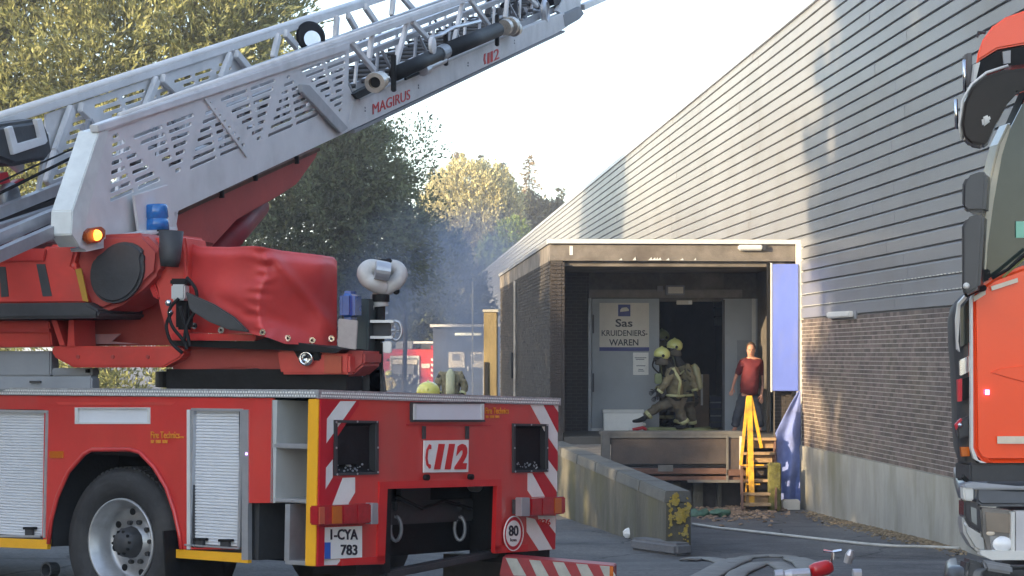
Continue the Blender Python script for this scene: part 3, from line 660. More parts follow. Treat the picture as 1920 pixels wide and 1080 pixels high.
# wheel arch lip
ar = [(340, 1030), (336, 1000), (327, 960), (312, 915), (290, 878), (262, 848), (243, 843), (172, 843), (158, 851), (128, 885), (108, 930), (96, 975), (91, 1020)]
MB().tube([SD.p(x, y, .008) for x, y in ar], .014, 6).build('wheel_arch_lip', RED, lt, smooth=True)
poly('sill_strip', SD, [(-300, 997), (90, 1012), (88, 1030), (-300, 1012)], YEL, lt, th=.03, off=.006)
poly('sill_strip', SD, [(330, 1030), (465, 1038), (465, 1056), (330, 1046)], YEL, lt, th=.03, off=.006)
rect('side_marker', SD, 93, 846, 118, 859, AMBO, lt, th=.01, off=.008)
rect('side_lamp', SD, 460, 849, 463, 853, mat('violet_led', (.5, .3, .8), .3, emit=(.6, .3, 1), estr=1.5), lt, th=.01, off=.012)
poly('trim_crease', SD, [(105, 754), (328, 754), (322, 760), (110, 759)], RED2, lt, th=.01, off=.003)
ptext('lettering', SD, 'Fire Technics', 283, 809, 337, 822, TORG, lt, off=.004, bold=.01)
ptext('lettering', SD, 'nv', 338, 818, 345, 822, TORG, lt, off=.004)
ptext('lettering', SD, '-- --- ---', 283, 825, 314, 831, TORG, lt, off=.004)
# ladder-shelf bay at the rear corner
shl = MB()
def tb(b, px0, py0, px1, py1, d0, d1, mi=0):
    a = suv(px0, py0); c = suv(px1, py1)
    q = [SD.xyz(a[0], c[1], d0), SD.xyz(c[0], c[1], d0), SD.xyz(c[0], a[1], d0), SD.xyz(a[0], a[1], d0), SD.xyz(a[0], c[1], d1), SD.xyz(c[0], c[1], d1), SD.xyz(c[0], a[1], d1), SD.xyz(a[0], a[1], d1)]
    b.hexa(q, mi); return b
SHL = mat('shelf_grey_white', (.46, .47, .46), .55, var=.1, scale=4)
tb(MB(), 510, 750, 579, 1060, -.33, -.36).build('shelf_back', SHL, lt)
tb(MB(), 510, 750, 516, 943, 0, -.33).build('shelf_side', SHL, lt)
for y0, y1 in ((831, 842), (934, 944), (1050, 1061)): tb(MB(), 512 if y0 < 1000 else 534, y0, 579, y1, 0, -.33).build('shelf', ALU, lt, bevel=.004)
tb(MB(), 535, 945, 542, 1052, .0, -.33).build('shelf_upright', ALU, lt)
tb(MB(), 542, 755, 546, 935, -.3, -.33).build('shelf_upright', TRIM, lt)
tb(MB(), 569, 768, 579, 780, -.1, -.14).build('latch', BLK, lt)
tb(MB(), 579, 748, 594, 1062, .008, -.05).build('corner_post', YEL, lt, bevel=.004)
tb(MB(), 594, 748, 597, 1062, .004, -.05).build('corner_edge', RRED, lt)
# dark chassis
MB().box((.36, -W+.03, -1.0), (1.0, -.36, -.03), TM).build('chassis', BLK, lt)
MB().box((.9, -W+.03, -.85), (6.4, -.62, -.03), TM).build('chassis', BLK, lt)
ux = -suv(338, 1000)[0]; ux2 = -suv(92, 1000)[0]
MB().box((.02+.45, -.36, -.98), (ux-.02, -.06, -.03), TM).build('locker', DGR, lt)
MB().box((ux2+.01, -.6, -.98), (6.4, -.04, -.03), TM).build('locker', DGR, lt)
MB().box((ux, -.62, -.40), (ux2, -.03, -.03), TM).build('wheel_well_top', BLK, lt)
MB().lathe(T(2.22, -.15, -1.13), TY, [(.0, 0), (.045, 0), (.05, .08), (.038, .08), (.038, .0), (0, .0)], 16).build('exhaust_pipe', DGR, lt)
# rear double wheel
wcx, wcz = None, None
PWh = Plane(A0+TY*-.06, -TX, TY)
wc_ = PWh.p(224, 1018)
wh_ = thing('tmp', 'x', 'x', (0, 0, 0)); bpy.data.objects.remove(wh_)
Rw = .455
def wheel(c, ax, parent, R=Rw):
    tyre = MB().lathe(c, ax, [(R*.60, -.02), (R*.66, .012), (R*.80, .022), (R*.93, .012), (R*.985, -.02), (R, -.05), (R, -.24), (R*.96, -.28), (R*.6, -.28)], 72).build('tyre', RUB, parent, smooth=True)
    tr = MB()
    for k in range(72):
        a = 2*math.pi*k/72
        ax_ = V(ax).normalized(); u = ax_.orthogonal().normalized(); v = ax_.cross(u); r_ = u*math.cos(a)+v*math.sin(a); t_ = -u*math.sin(a)+v*math.cos(a)
        p = c+r_*(R+.002)
        for s_, e_ in ((-.035, -.1), (-.12, -.17), (-.19, -.25)): tr.bar(p+ax_*s_, p+ax_*e_, .028, .01, t_)
    tr.build('tread_blocks', RUB, tyre, kind='stuff')
    MB().lathe(c, ax, [(R*.60, -.015), (R*.59, -.0), (R*.565, -.004), (R*.53, -.05), (R*.50, -.06), (R*.49, -.13), (R*.46, -.15), (R*.36, -.155), (R*.24, -.145), (R*.23, -.10), (0, -.10)], 64).build('rim', RIM, parent, smooth=True)
    ax_ = V(ax).normalized(); u = ax_.orthogonal().normalized(); v = ax_.cross(u)
    for k in range(8):
        a = 2*math.pi*(k+.4)/8; q = c+(u*math.cos(a)+v*math.sin(a))*R*.415-ax_*.152
        MB().lathe(q, ax_, [(0, .006), (.021, .006), (.021, -.004)], 14).build('vent_hole', BLK, parent)
    hb = MB().lathe(c-ax_*.10, ax_, [(R*.21, 0), (R*.19, .06), (R*.12, .10), (0, .10)], 24).build('hub', DGR, parent, smooth=True)
    for k in range(10):
        a = 2*math.pi*k/10; q = c+(u*math.cos(a)+v*math.sin(a))*R*.275-ax_*.15
        MB().lathe(q, ax_, [(.014, 0), (.014, .03), (0, .03)], 6).build('wheel_nut', DGR, hb)
        q = c+(u*math.cos(a)+v*math.sin(a))*R*.15-ax_*.02
        MB().lathe(q, ax_, [(.009, 0), (.009, .012), (0, .012)], 6).build('hub_bolt', BLK, hb)
we = bpy.data.objects.new('wheel', None); C.objects.link(we); we.parent = lt; we.location = wc_-wloc(lt)
wheel(wc_, TY, we)
MB().lathe(wc_-TY*.33, TY, [(.1, 0), (Rw*.97, 0), (Rw, -.03), (Rw, -.24), (Rw*.95, -.27), (.1, -.27)], 48).build('inner_tyre', RUB, we, smooth=True)
MB().lathe(wc_-TY*(W-.45), TY, [(.1, 0), (Rw*.97, 0), (Rw, -.03), (Rw, -.3), (.1, -.3)], 40).build('far_tyre', RUB, we, smooth=True)
MB().tube([wc_-TY*.1, wc_-TY*2.2], .1, 12).build('axle', BLK, we)
MB().bar(wc_+TX*-.5+TY*-.1+TZ*.1, wc_+TX*-.56+TY*-.1-TZ*.42, .5, .012, TY).build('mudflap', BLK, lt)

# rear face with real openings
def ruv(px, py):
    a, b = RR.uv(px, py); return (max(a, .004), b)
ro = [ruv(597, 746), ruv(1047, 757), ruv(1041, 1030), ruv(928, 1038), ruv(932, 911), ruv(727, 916), ruv(720, 1058), ruv(584, 1062)]
def ru(x0, y0, x1, y1): return [ruv(x0, y0), ruv(x1, y0+.02*(x1-x0)), ruv(x1, y1-.03*(x1-x0)), ruv(x0, y1)]
bez('rear_panel', RR, ro, [ru(629, 792, 702, 887), ru(963, 798, 1021, 882)], RED, lt, th=.02)
MB().box((.021, -W+.02, -.42), (.05, -.02, -.05), TM).build('rear_backing', BLK, lt)
# bright red frame round the opening
FRD = mat('frame_red', (.62, .02, .02), .35, var=.06, coat=.4)
poly('opening_frame', RR, [(712, 903), (940, 898), (940, 911), (712, 917)], FRD, lt, th=.03, off=.012)
poly('opening_frame', RR, [(712, 917), (727, 917), (722, 1052), (707, 1054)], FRD, lt, th=.03, off=.012)
poly('opening_frame', RR, [(932, 911), (941, 911), (940, 1034), (928, 1035)], FRD, lt, th=.03, off=.012)
poly('opening_frame', RR, [(640, 1048), (722, 1042), (722, 1056), (640, 1061)], FRD, lt, th=.03, off=.012)
poly('opening_frame', RR, [(929, 1024), (990, 1020), (990, 1034), (929, 1037)], FRD, lt, th=.03, off=.012)
# recessed lamp boxes
for (x0, y0, x1, y1) in ((629, 792, 702, 887), (963, 798, 1021, 882)):
    R4 = [ruv(*p) for p in ((x0, y1), (x1, y1-.03*(x1-x0)), (x1, y0+.02*(x1-x0)), (x0, y0))]
    cx_ = sum(p[0] for p in R4)/4; cy_ = sum(p[1] for p in R4)/4
    b = MB(); o4 = [RR.xyz(u*1.0, v, .006) for u, v in R4]; i4 = [RR.xyz(cx_+(u-cx_)*.25, cy_+(v-cy_)*.25, -.16) for u, v in R4]
    b.add(o4+i4, [(0, 1, 5, 4), (1, 2, 6, 5), (2, 3, 7, 6), (3, 0, 4, 7), (4, 5, 6, 7)])
    lb = b.build('lamp_recess', BLK, lt)
    f = MB(); ou = [(cx_+(u-cx_)*1.12, cy_+(v-cy_)*1.10) for u, v in R4]
    for k in range(4):
        a, c = k, (k+1) % 4
        f.prism([RR.xyz(*ou[a], .016), RR.xyz(*ou[c], .016), RR.xyz(*R4[c], .016), RR.xyz(*R4[a], .016)], RR.n*-.02)
    fb2 = f.build('recess_frame', DGR, lb)
    for k in range(4):
        for s2 in (.02, .5):
            u_ = ou[k][0]*(1-s2)+ou[(k+1) % 4][0]*s2; v_ = ou[k][1]*(1-s2)+ou[(k+1) % 4][1]*s2; u_ = cx_+(u_-cx_)*.955; v_ = cy_+(v_-cy_)*.955
            MB().lathe(RR.xyz(u_, v_, .016), RR.n, [(.006, 0), (.006, .004), (0, .004)], 8).build('frame_screw', ALU, lb)
    random.seed(int(x0)); wl_ = MB()
    for _ in range(60):
        t = random.random(); s_ = random.uniform(.05, .85); k = .0035+.004*random.random()
        p0 = o4[0].lerp(o4[1], s_).lerp(i4[0].lerp(i4[1], s_), t*.9)+V((0, 0, .004+.03*random.random()))
        wl_.ball(p0, k, 4)
    wl_.build('wet_debris', ALUD, lb, kind='stuff')
# chevrons
def chev(pts, m=RWHITE): MB().prism([RR.xyz(*ruv(x, y), .0035) for x, y in pts], RR.n*-.003).build('chevron_stripe', m, lt)
chev([(638, 752), (667, 752), (600, 847), (600, 802)]); chev([(601, 751), (608, 751), (601, 762)])
chev([(623, 861), (623, 895), (597, 938), (598, 893)]); chev([(642, 896), (665, 895), (665, 923), (652, 945), (623, 946)])
chev([(595, 990), (608, 987), (608, 1006), (594, 1027)]); chev([(597, 1060), (609, 1049), (640, 1048), (631, 1059)])
chev([(994, 759), (1018, 759), (1045, 812), (1045, 846), (1024, 815)]); chev([(1037, 759), (1046, 759), (1046, 772)])
chev([(1024, 858), (1044, 885), (1044, 922), (1020, 886)]); chev([(989, 887), (997, 887), (1021, 931), (997, 932), (989, 920)])
chev([(987, 970), (1002, 973), (1035, 1030), (1010, 1032), (987, 997)]); chev([(1008, 967), (1041, 967), (1041, 1000), (1028, 983), (1010, 976)])
for pts in ([(608, 751), (637, 751), (600, 800), (601, 762)], [(668, 752), (672, 752), (672, 760), (624, 830), (624, 860), (598, 892), (600, 848)], [(624, 897), (641, 897), (622, 946), (597, 975), (597, 940)],
            [(1019, 759), (1036, 759), (1046, 775), (1046, 810)], [(1024, 818), (1045, 848), (1045, 883), (1024, 856)], [(998, 887), (1019, 887), (1043, 925), (1043, 932), (1022, 931)], [(1003, 973), (1009, 976), (1028, 985), (1040, 1002), (1040, 1029), (1036, 1029)]):
    chev(pts, RRED)
ptext('lettering', RR, '836', 1009, 973, 1032, 985, TREDM, lt, off=.006, bold=.02)
# plate holder, sign, lamps
ph = rect('lamp_window', RR, 779, 757, 906, 787, SHUT, lt, th=.02, off=.02); 
rect('frame', RR, 774, 754, 910, 757, DGR, ph, th=.02, off=.026); rect('frame', RR, 774, 787, 910, 791, DGR, ph, th=.02, off=.026)
rect('frame', RR, 776, 757, 781, 787, TRIM, ph, th=.02, off=.026); rect('frame', RR, 903, 757, 908, 787, TRIM, ph, th=.02, off=.026); rect('frame', RR, 773, 757, 776, 787, DGR, ph, th=.02, off=.02)
poly('lower_lip', RR, [(764, 795), (922, 797), (922, 799), (764, 797)], RRED, lt, th=.01, off=.008)
sn = poly('number_sign', RR, [(795, 886), (878, 885), (879, 825), (796, 826)], RWHITE, lt, th=.01, off=.016)
for ch_, a, b in (('1', 814, 834), ('1', 834, 853), ('2', 852, 876)): ptext('digit', RR, ch_, a, 832, b, 880, TREDM, sn, off=.020, bold=.05, shear=.2)
poly('phone_symbol', RR, [(805, 833), (808, 834), (803, 845), (802, 860), (804, 871), (808, 877), (806, 879), (800, 872), (798, 858), (800, 843)], TREDM, sn, th=.003, off=.019)
poly('phone_symbol', RR, [(805, 833), (809, 835), (809, 842), (805, 842)], TREDM, sn, th=.003, off=.020); poly('phone_symbol', RR, [(804, 870), (808, 871), (808, 878), (804, 878)], TREDM, sn, th=.003, off=.020)
for x in (794, 875):
    rect('hanger_strap', RR, x, 799, x+5, 823, DGR, lt, th=.012, off=.014)
for x, y in ((796, 895), (879, 894)): MB().lathe(RR.p(x, y, .0), RR.n, [(.018, 0), (.018, .03), (0, .03)], 14).build('rubber_stop', BLK, lt)
ptext('lettering', RR, 'Fire Technics', 910, 764, 954, 776, TORG, lt, off=.004, bold=.01); ptext('lettering', RR, '-- --- ---', 911, 779, 936, 784, TORG, lt, off=.004)
def tail(pts, cells, endx):
    r_ = poly('tail_lamp', RR, pts, RLEN, lt, th=.07, off=.08, bevel=.008)
    for a, b, m in cells: 
        f = lambda x, top: pts[0][1]+(pts[1][1]-pts[0][1])*(x-pts[0][0])/(pts[1][0]-pts[0][0]) if top else pts[3][1]+(pts[2][1]-pts[3][1])*(x-pts[3][0])/(pts[2][0]-pts[3][0])
        poly('lens', RR, [(a, f(a, 1)+2), (b, f(b, 1)+2), (b, f(b, 0)-2), (a, f(a, 0)-2)], m, r_, th=.01, off=.086)
    return r_
tail([(598, 949), (697, 944), (697, 981), (598, 985)], [(600, 609, mat('pale_red_lens', (.5, .1, .05), .3)), (624, 641, AMBO), (645, 668, RLEN), (671, 693, RLEN)], 0)
rect('lamp_bracket', RR, 697, 943, 710, 983, ALU, lt, th=.05, off=.085, bevel=.004)
tail([(995, 935), (1061, 931), (1061, 963), (995, 968)], [(1041, 1053, AMBO), (998, 1015, RLEN), (1018, 1038, RLEN)], 0)
rect('lamp_bracket', RR, 978, 933, 994, 968, ALU, lt, th=.05, off=.085, bevel=.004); rect('lamp_bracket', RR, 970, 937, 978, 964, DGR, lt, th=.04, off=.05)
np_ = poly('number_plate', RR, [(607, 1049), (679, 1045), (679, 984), (608, 987)], RWHITE, lt, th=.008, off=.016)
poly('plate_border', RR, [(608, 987), (679, 984), (679, 986), (608, 989)], TREDM, np_, th=.002, off=.019)
PRED = INK
ptext('digits', RR, '1-CYA', 620, 992, 671, 1012, PRED, np_, off=.019, bold=.02)
ptext('digits', RR, '783', 639, 1021, 670, 1041, PRED, np_, off=.019, bold=.02)
rect('country_badge', RR, 609, 1017, 620, 1048, mat('plate_blue', (.03, .12, .5), .5), np_, th=.003, off=.019)
c80 = RR.p(961, 1000, .012)
s80 = MB().lathe(c80, RR.n, [(0, 0), (.112, 0), (.112, .006), (0, .006)], 40).build('speed_disc', RRED, lt)
MB().lathe(c80, RR.n, [(.106, .006), (.112, .006), (.112, .012), (.106, .012)], 40).build('disc_rim', RWHITE, s80)
MB().lathe(c80+RR.n*.006, RR.n, [(0, 0), (.083, 0), (.083, .003), (0, .003)], 40).build('disc_centre', RWHITE, s80)
ptext('digits', RR, '80', 954, 985, 972, 1005, INK, s80, off=.023, bold=.02); ptext('digits', RR, 'km', 957, 1009, 968, 1015, INK, s80, off=.023)
# inside the opening
for (x, y, k) in ((742, 985, 1), (862, 985, 1.)):
    p = RR.p(x, y, -.25)
    sh_ = MB().tube([p+V((.034*math.sin(a_), 0, -.02+.075*math.cos(a_))) for a_ in [2*math.pi*k/16 for k in range(17)]], .012, 8).build('shackle', ALUD, lt, smooth=True)
    MB().bar(p+V((0, 0, .09)), p+V((0, .0, .15)), .06, .06, TX).build('shackle_block', DGR, sh_, bevel=.01)
MB().box((.25, -1.9, -.80), (.32, -.75, -.66), TM).build('cross_beam', DGR, lt, bevel=.01)
MB().box((.27, -1.45, -.68), (.31, -1.15, -.50), TM).build('mounting_plate', DGR, lt); MB().box((.02, -W+.05, -1.06), (.30, -1.93, -.42), TM).build('side_box', BLK, lt); MB().box((.02, -.72, -1.06), (.34, -.40, -.42), TM).build('side_box', BLK, lt)
MB().tube([T(.2, -1.0, -.62), T(.15, -1.2, -.7), T(.2, -1.5, -.66), T(.2, -1.8, -.72)], .012, 6).build('cable', BLK, lt)
MB().lathe(T(.2, -1.8, -.55), TX*-1, [(0, 0), (.06, 0), (.06, .05), (0, .05)], 16).build('coupling_head', ALUD, lt)
MB().bar(T(.1, -.75, -1.08), T(.1, -1.95, -1.0), .06, .05, TX).build('underrun_bar', DGR, lt, bevel=.01)
# striped outrigger beam low on the right
OB = Plane(at(1050, 1060, 12.9), (1, -.15, 0), (-.15, -1, 0))
ob = poly('outrigger_beam', OB, [(943, 1043), (1151, 1061), (1151, 1096), (936, 1080)], mat('worn_stripe_red', (.30, .02, .03), .5, var=.2, scale=10), lt, th=.18, bevel=.006)
for i in range(5):
    x = 948+i*44; y = 1046+i*3.6
    poly('beam_stripe', OB, [(x, y), (x+21, y+1.7), (x+39, y+34), (x+15, y+33)], mat('worn_stripe_white', (.42, .42, .38), .6, var=.2, scale=12), ob, th=.003, off=.003)
rect('beam_end', OB, 1143, 1062, 1150, 1082, AMBO, ob, th=.01, off=.006)
MB().bar(T(.7, -2.3, -1.15), OB.p(1040, 1085, -.1), .2, .16, TZ).build('outrigger_arm', DGR, ob)

# ---------------- turntable: frame T0, facing along the ladder heading
LH = V((.243, .97, 0)); LR = V((.97, -.243, 0))
T0 = V((-1.71, 13.43, 1.46))
MB().lathe(T0+V((0, 0, -.02)), (0, 0, 1), [(0, 0), (.62, 0), (.62, .10), (.5, .1), (.5, .14), (0, .14)], 56).build('turntable_ring', BLK, lt, smooth=False)
def SP(d): return Plane(T0+LH*d, LR, -LH)
S0 = SP(-.85)
bp_ = poly('base_plate', S0, [(96, 649), (338, 649), (345, 660), (338, 672), (306, 689), (137, 689), (98, 668)], RED2, lt, th=.7, bevel=.012)
for x in (147, 212, 278): MB().lathe(S0.p(x, 669, .0), S0.n, [(.012, 0), (.012, .012), (0, .012)], 6).build('bolt', REDARM, bp_)
poly('turntable_frame', S0, [(320, 641), (655, 657), (684, 659), (683, 684), (657, 706), (526, 704), (480, 690), (350, 699), (318, 690)], REDARM, lt, th=.35, off=-.12, bevel=.015)
poly('frame_box', S0, [(518, 656), (655, 664), (655, 702), (526, 702)], RED2, lt, th=.3, off=-.02, bevel=.015)
poly('frame_plate', S0, [(608, 666), (640, 668), (640, 700), (608, 700)], mat('faded_red', (.42, .07, .03), .5), lt, th=.02, off=.0)
MB().lathe(S0.p(578, 672, -.02), S0.n, [(.0, 0), (.045, 0), (.045, .05), (.03, .05), (.03, .02), (0, .02)], 20).build('round_light', CHR, lt, smooth=True)
poly('drive_cover', S0, [(548, 655), (600, 659), (600, 676), (560, 676)], BLK, lt, th=.2, off=.0, bevel=.01)
poly('side_box', S0, [(-200, 601), (92, 601), (97, 650), (-200, 653)], RED2, lt, th=.6, off=-.02, bevel=.01)
poly('side_box_lip', S0, [(-200, 614), (92, 616), (92, 622), (-200, 622)], RED, lt, th=.03, off=.02)
poly('rib', S0, [(96, 600), (106, 600), (122, 648), (112, 648)], RED2, lt, th=.3, off=.02); poly('rib', S0, [(129, 600), (138, 600), (140, 649), (126, 649)], RED2, lt, th=.3, off=.02)
poly('floor_panel', S0, [(136, 560), (290, 540), (322, 648), (136, 649)], REDARM, lt, th=.02, off=-.45)
poly('floor_lip', S0, [(146, 627), (226, 626), (210, 640), (262, 645), (142, 645)], mat('worn_pink', (.42, .22, .24), .6, var=.2), lt, th=.01, off=-.3)
cp = poly('control_stand', S0, [(-260, 466), (85, 466), (92, 458), (142, 459), (142, 475), (136, 497), (145, 503), (163, 570), (-260, 573)], RED2, lt, th=.8, off=.18, bevel=.02, seg=3)
for pts in ([(-2, 500), (10, 500), (16, 556), (2, 557)], [(68, 495), (84, 495), (97, 555), (80, 556)], [(-70, 503), (-55, 503), (-48, 558), (-64, 558)]): poly('vent_slot', S0, pts, DGR, cp, th=.012, off=.186)
poly('yellow_mark', S0, [(141, 505), (152, 503), (165, 566), (155, 564)], mat('dull_yellow', (.50, .27, .03), .5), cp, th=.01, off=.188)
poly('top_lip', S0, [(-260, 466), (86, 466), (82, 490), (-260, 492)], RED, cp, th=.02, off=.20, bevel=.006)
poly('bumper_band', S0, [(-260, 571), (160, 567), (186, 582), (182, 596), (-260, 601)], DGR, lt, th=.7, off=.22, bevel=.015)
MB().prism([S0.p(x, y, .12) for x, y in ((137, 500), (145, 462), (180, 440), (268, 436), (300, 470), (296, 512), (262, 545), (225, 572), (192, 585), (166, 572))], S0.n*-.5).build('round_guard', REDARM, lt, bevel=.03, seg=3)
og = [(217+50*math.cos(a)*(1 if math.cos(a) > 0 else 1), 508-55*math.sin(a)*(1.1 if math.sin(a) < 0 else 1)) for a in [2*math.pi*k/28 for k in range(28)]]
og = [(x+(y-508)*-.12+ (8 if y < 480 else 0), y) for x, y in og]
poly('rubber_pad', S0, og, DGR, lt, th=.06, off=.16, bevel=.02, seg=3)
poly('upright', S0, [(266, 448), (345, 440), (350, 470), (352, 640), (338, 652), (316, 640), (300, 585), (288, 530)], RED2, lt, th=.35, off=.02, bevel=.02, seg=3)
poly('upright_side', S0, [(266, 448), (288, 530), (300, 560), (288, 560), (262, 500)], FRD, lt, th=.3, off=.03, bevel=.01)
MB().lathe(S0.p(318, 500, .12), (0.05, 0, 1), [(0, 0), (.055, 0), (.065, .05), (.075, .22), (0, .22)], 24).build('work_lamp', DGR, lt, smooth=True)
for (a, b_y, c, d2, o_) in ((-260, 658, 95, 706, -.1), (-260, 706, 172, 732, .02), (95, 690, 172, 706, -.12)):
    rect('stowage_box', S0, a, b_y, c, d2, mat('box_grey', (.30, .32, .35), .55, var=.08), lt, th=.12, off=o_, bevel=.01)
rect('box_handle', S0, 160, 692, 166, 699, BLK, lt, th=.02, off=-.09); rect('box_handle', S0, 55, 714, 75, 718, DGR, lt, th=.02, off=.04)
rect('turntable_core', S0, 312, 692, 650, 734, BLK, lt, th=.3, off=-.1)
# connector and hoses
rect('connector_box', S0, 320, 533, 346, 563, SHL, lt, th=.08, off=.24, bevel=.01)
rect('connector_holder', S0, 318, 522, 350, 535, BLK, lt, th=.1, off=.22, bevel=.01); rect('hose_holder', S0, 328, 560, 354, 618, BLK, lt, th=.08, off=.18, bevel=.015)
MB().ball(S0.p(316, 568, .25), .022, 8).ball(S0.p(319, 586, .25), .02, 8).build('plug', CHR, lt, smooth=True)
for pts in ([(335, 560), (318, 580), (322, 610), (345, 640), (350, 655)], [(322, 585), (312, 610), (320, 640), (342, 662)], [(338, 575), (345, 600), (352, 630), (356, 650)], [(350, 520), (368, 545), (366, 580), (350, 612), (345, 640)]):
    MB().tube(cat([S0.p(x, y, .26) for x, y in pts], 4), .011, 8).build('hydraulic_hose', BLK, lt, smooth=True)
poly('strap', S0, [(346, 546), (368, 556), (400, 570), (438, 594), (467, 623), (430, 619), (392, 604), (356, 582)], DGR, lt, th=.03, off=.30, bevel=.008)
# tarpaulin over the operator seat
cv = MB(); NU, NVv = 64, 44
def ftop(px):
    P_ = [(345, 452), (375, 462), (430, 463), (475, 461), (492, 463), (530, 470), (600, 478), (626, 482), (632, 490)]
    for (a, b), (c, d_) in zip(P_, P_[1:]):
        if px <= c: return b+(d_-b)*(px-a)/(c-a)
    return 490
def fbot(px):
    P_ = [(345, 622), (420, 626), (470, 626), (500, 632), (535, 645), (632, 648)]
    for (a, b), (c, d_) in zip(P_, P_[1:]):
        if px <= c: return b+(d_-b)*(px-a)/(c-a)
    return 648
for j in range(NVv+1):
    t = j/NVv
    for i in range(NU+1):
        px = 345+(632-345)*i/NU; py = ftop(px)+(fbot(px)-ftop(px))*t
        rx = 492+8*math.sin(t*7)
        off = .30-.0026*abs(px-rx)*(1.0 if px < rx else 1.5)
        off += .05*noise.noise(V((px*.011, py*.014, 0)))+.045*math.exp(-((px-(rx-6))/20)**2)*noise.noise(V((px*.03, py*.075, 4)))+.035*math.exp(-((py-470-(px-500)*1.15)/16)**2)*sst(495, 530, px)-.03*math.exp(-((py-560-(px-400)*.35)/14)**2)*sst(640, 480, px)*sst(380, 430, px)
        off += .012*math.sin((px*.5+py)*.04+1)*(t*(1-t)*3)
        off -= .05*sst(.12, 0, t)+.06*sst(600, 634, px)
        cv.v.append(tuple(S0.p(px, py, off)))
cv.f = [(j*(NU+1)+i, j*(NU+1)+i+1, (j+1)*(NU+1)+i+1, (j+1)*(NU+1)+i) for j in range(NVv) for i in range(NU)]
top0 = len(cv.v)
for i in range(NU+1):
    p = V(cv.v[i]); cv.v.append(tuple(p+V((-.07, .7, -.012)))) 
cv.f += [(i+1, i, top0+i, top0+i+1) for i in range(NU)]
r0 = len(cv.v)
for j in range(NVv+1): cv.v.append(tuple(V(cv.v[j*(NU+1)+NU])+V((-.09, .7, 0))))
cv.f += [((j+1)*(NU+1)+NU, j*(NU+1)+NU, r0+j, r0+j+1) for j in range(NVv)]
cv.m = [0]*len(cv.f)
tp = thing('tarpaulin_cover', 'creased red tarpaulin cover tied over the operator seat of the ladder truck', 'cover', S0.p(490, 640, 0))
cv.build('cover_cloth', TARP, tp, smooth=True)
for x, y in ((365, 611), (415, 619), (493, 623), (540, 634), (586, 638), (622, 635)):
    q = S0.p(x, y, .30-.0026*abs(x-492)*(1 if x < 492 else 1.5)+.02)
    MB().lathe(q, -LH, [(.008, 0), (.02, 0), (.02, .008), (.008, .008), (.008, 0)], 14).build('eyelet', CHR, tp); MB().lathe(q, -LH, [(.0, .002), (.008, .002)], 10).build('eyelet_hole', BLK, tp)
poly('seat_rail', S0, [(320, 624), (478, 627), (478, 639), (322, 638)], FRD, lt, th=.4, off=.10, bevel=.008)
poly('seat_base', S0, [(322, 638), (478, 640), (500, 633), (640, 655), (630, 662), (520, 656), (470, 655), (322, 648)], BLK, lt, th=.5, off=.05)
# blue beacon box, grey plate beside the cover
bb = rect('beacon', S0, 634, 545, 663, 600, mat('beacon_blue_dull', (.02, .09, .33), .25, coat=.8, var=.3, scale=8), lt, th=.18, off=-.1, bevel=.03, seg=3)
poly('warning_plate', S0, [(634, 597), (670, 601), (667, 656), (633, 650)], mat('beige_plate', (.40, .35, .33), .6, var=.12, scale=14), lt, th=.02, off=-.02, bevel=.004)
rect('dark_cabinet', S0, 640, 560, 690, 660, mat('cabinet_green_grey', (.05, .07, .07), .6), lt, th=.3, off=-.4, bevel=.01)
# lifting arm between turntable and ladder
LA = Plane(T0+LR*-.35, (.2505, 1, .2695), LR)
# ------------------------------------------------------------------ ladder
Lv = V((.2505, 1, .2695)); Lu = Lv.normalized(); Lw = V((-.970, .243, 0)).normalized()    # along, across (away from us)
L0 = at(190, 235, 12.6)
LP = Plane(L0, Lu, -Lw)          # near side frame of the ladder
WD = .86                         # ladder width
def lp(px, py, off=0): return LP.p(px, py, off)
def lo(px, py): 
    u, v = LP.uv(px, py); return u, v
la_ = bpy.data.objects.new('ladder_boom', None); C.objects.link(la_); la_.parent = lt; la_.location = L0-wloc(lt)
plate = [(186, 246), (655, 90), (653, 160), (668, 192), (674, 236), (650, 248), (335, 395), (322, 430), (240, 447), (160, 468), (150, 464), (134, 440), (136, 395)]
TRI = [[(213, 244), (207, 384), (304, 340)], [(238, 246), (366, 200), (336, 326)], [(392, 190), (355, 322), (463, 276)], [(412, 184), (516, 148), (487, 266)], [(540, 140), (502, 260), (602, 218)],
       [(556, 124), (660, 90), (640, 232)]]
def slots(tri, uvf, gap_at=.5):
    P_ = [uvf(*p) for p in tri]; vs_ = [p[1] for p in P_]; out = []
    v = min(vs_)+.028; step = .0535
    while v < max(vs_)-.01:
        xs_ = []
        for k in range(3):
            (u0, a), (u1, b) = P_[k], P_[(k+1) % 3]
            if (a-v)*(b-v) < 0: xs_.append(u0+(u1-u0)*(v-a)/(b-a))
        if len(xs_) == 2:
            a, b = sorted(xs_); 
            n_ = 1 if b-a < .35 else 2
            g_ = .085; wd_ = (b-a-g_*(n_-1))/n_
            if wd_ > .05:
                for i in range(n_):
                    s_ = a+i*(wd_+g_); e_ = s_+wd_
                    out.append([(s_, v-.0135), (e_, v-.0135), (e_+.01, v), (e_, v+.0135), (s_, v+.0135), (s_-.01, v)])
        v += step
    return out
def clip_ok(sl): return True
sl_ = []
for t in TRI[:5]: sl_ += slots(t, lo)
t6 = slots([(560, 128), (648, 100), (640, 212)], lo) ; sl_ += t6
sp_ = bez('side_plate', LP, [lo(*p) for p in plate], sl_, WHT, la_, th=.012, label='white perforated side plate')
poly('end_cap', LP, [(186, 246), (206, 240), (150, 464), (134, 440), (136, 395)], mat('cap_white', (.66, .68, .66), .4), la_, th=.14, off=.02, bevel=.006)
poly('top_flange', LP, [(184, 234), (656, 77), (656, 93), (186, 248)], WHT, la_, th=.06, off=.03, bevel=.006)
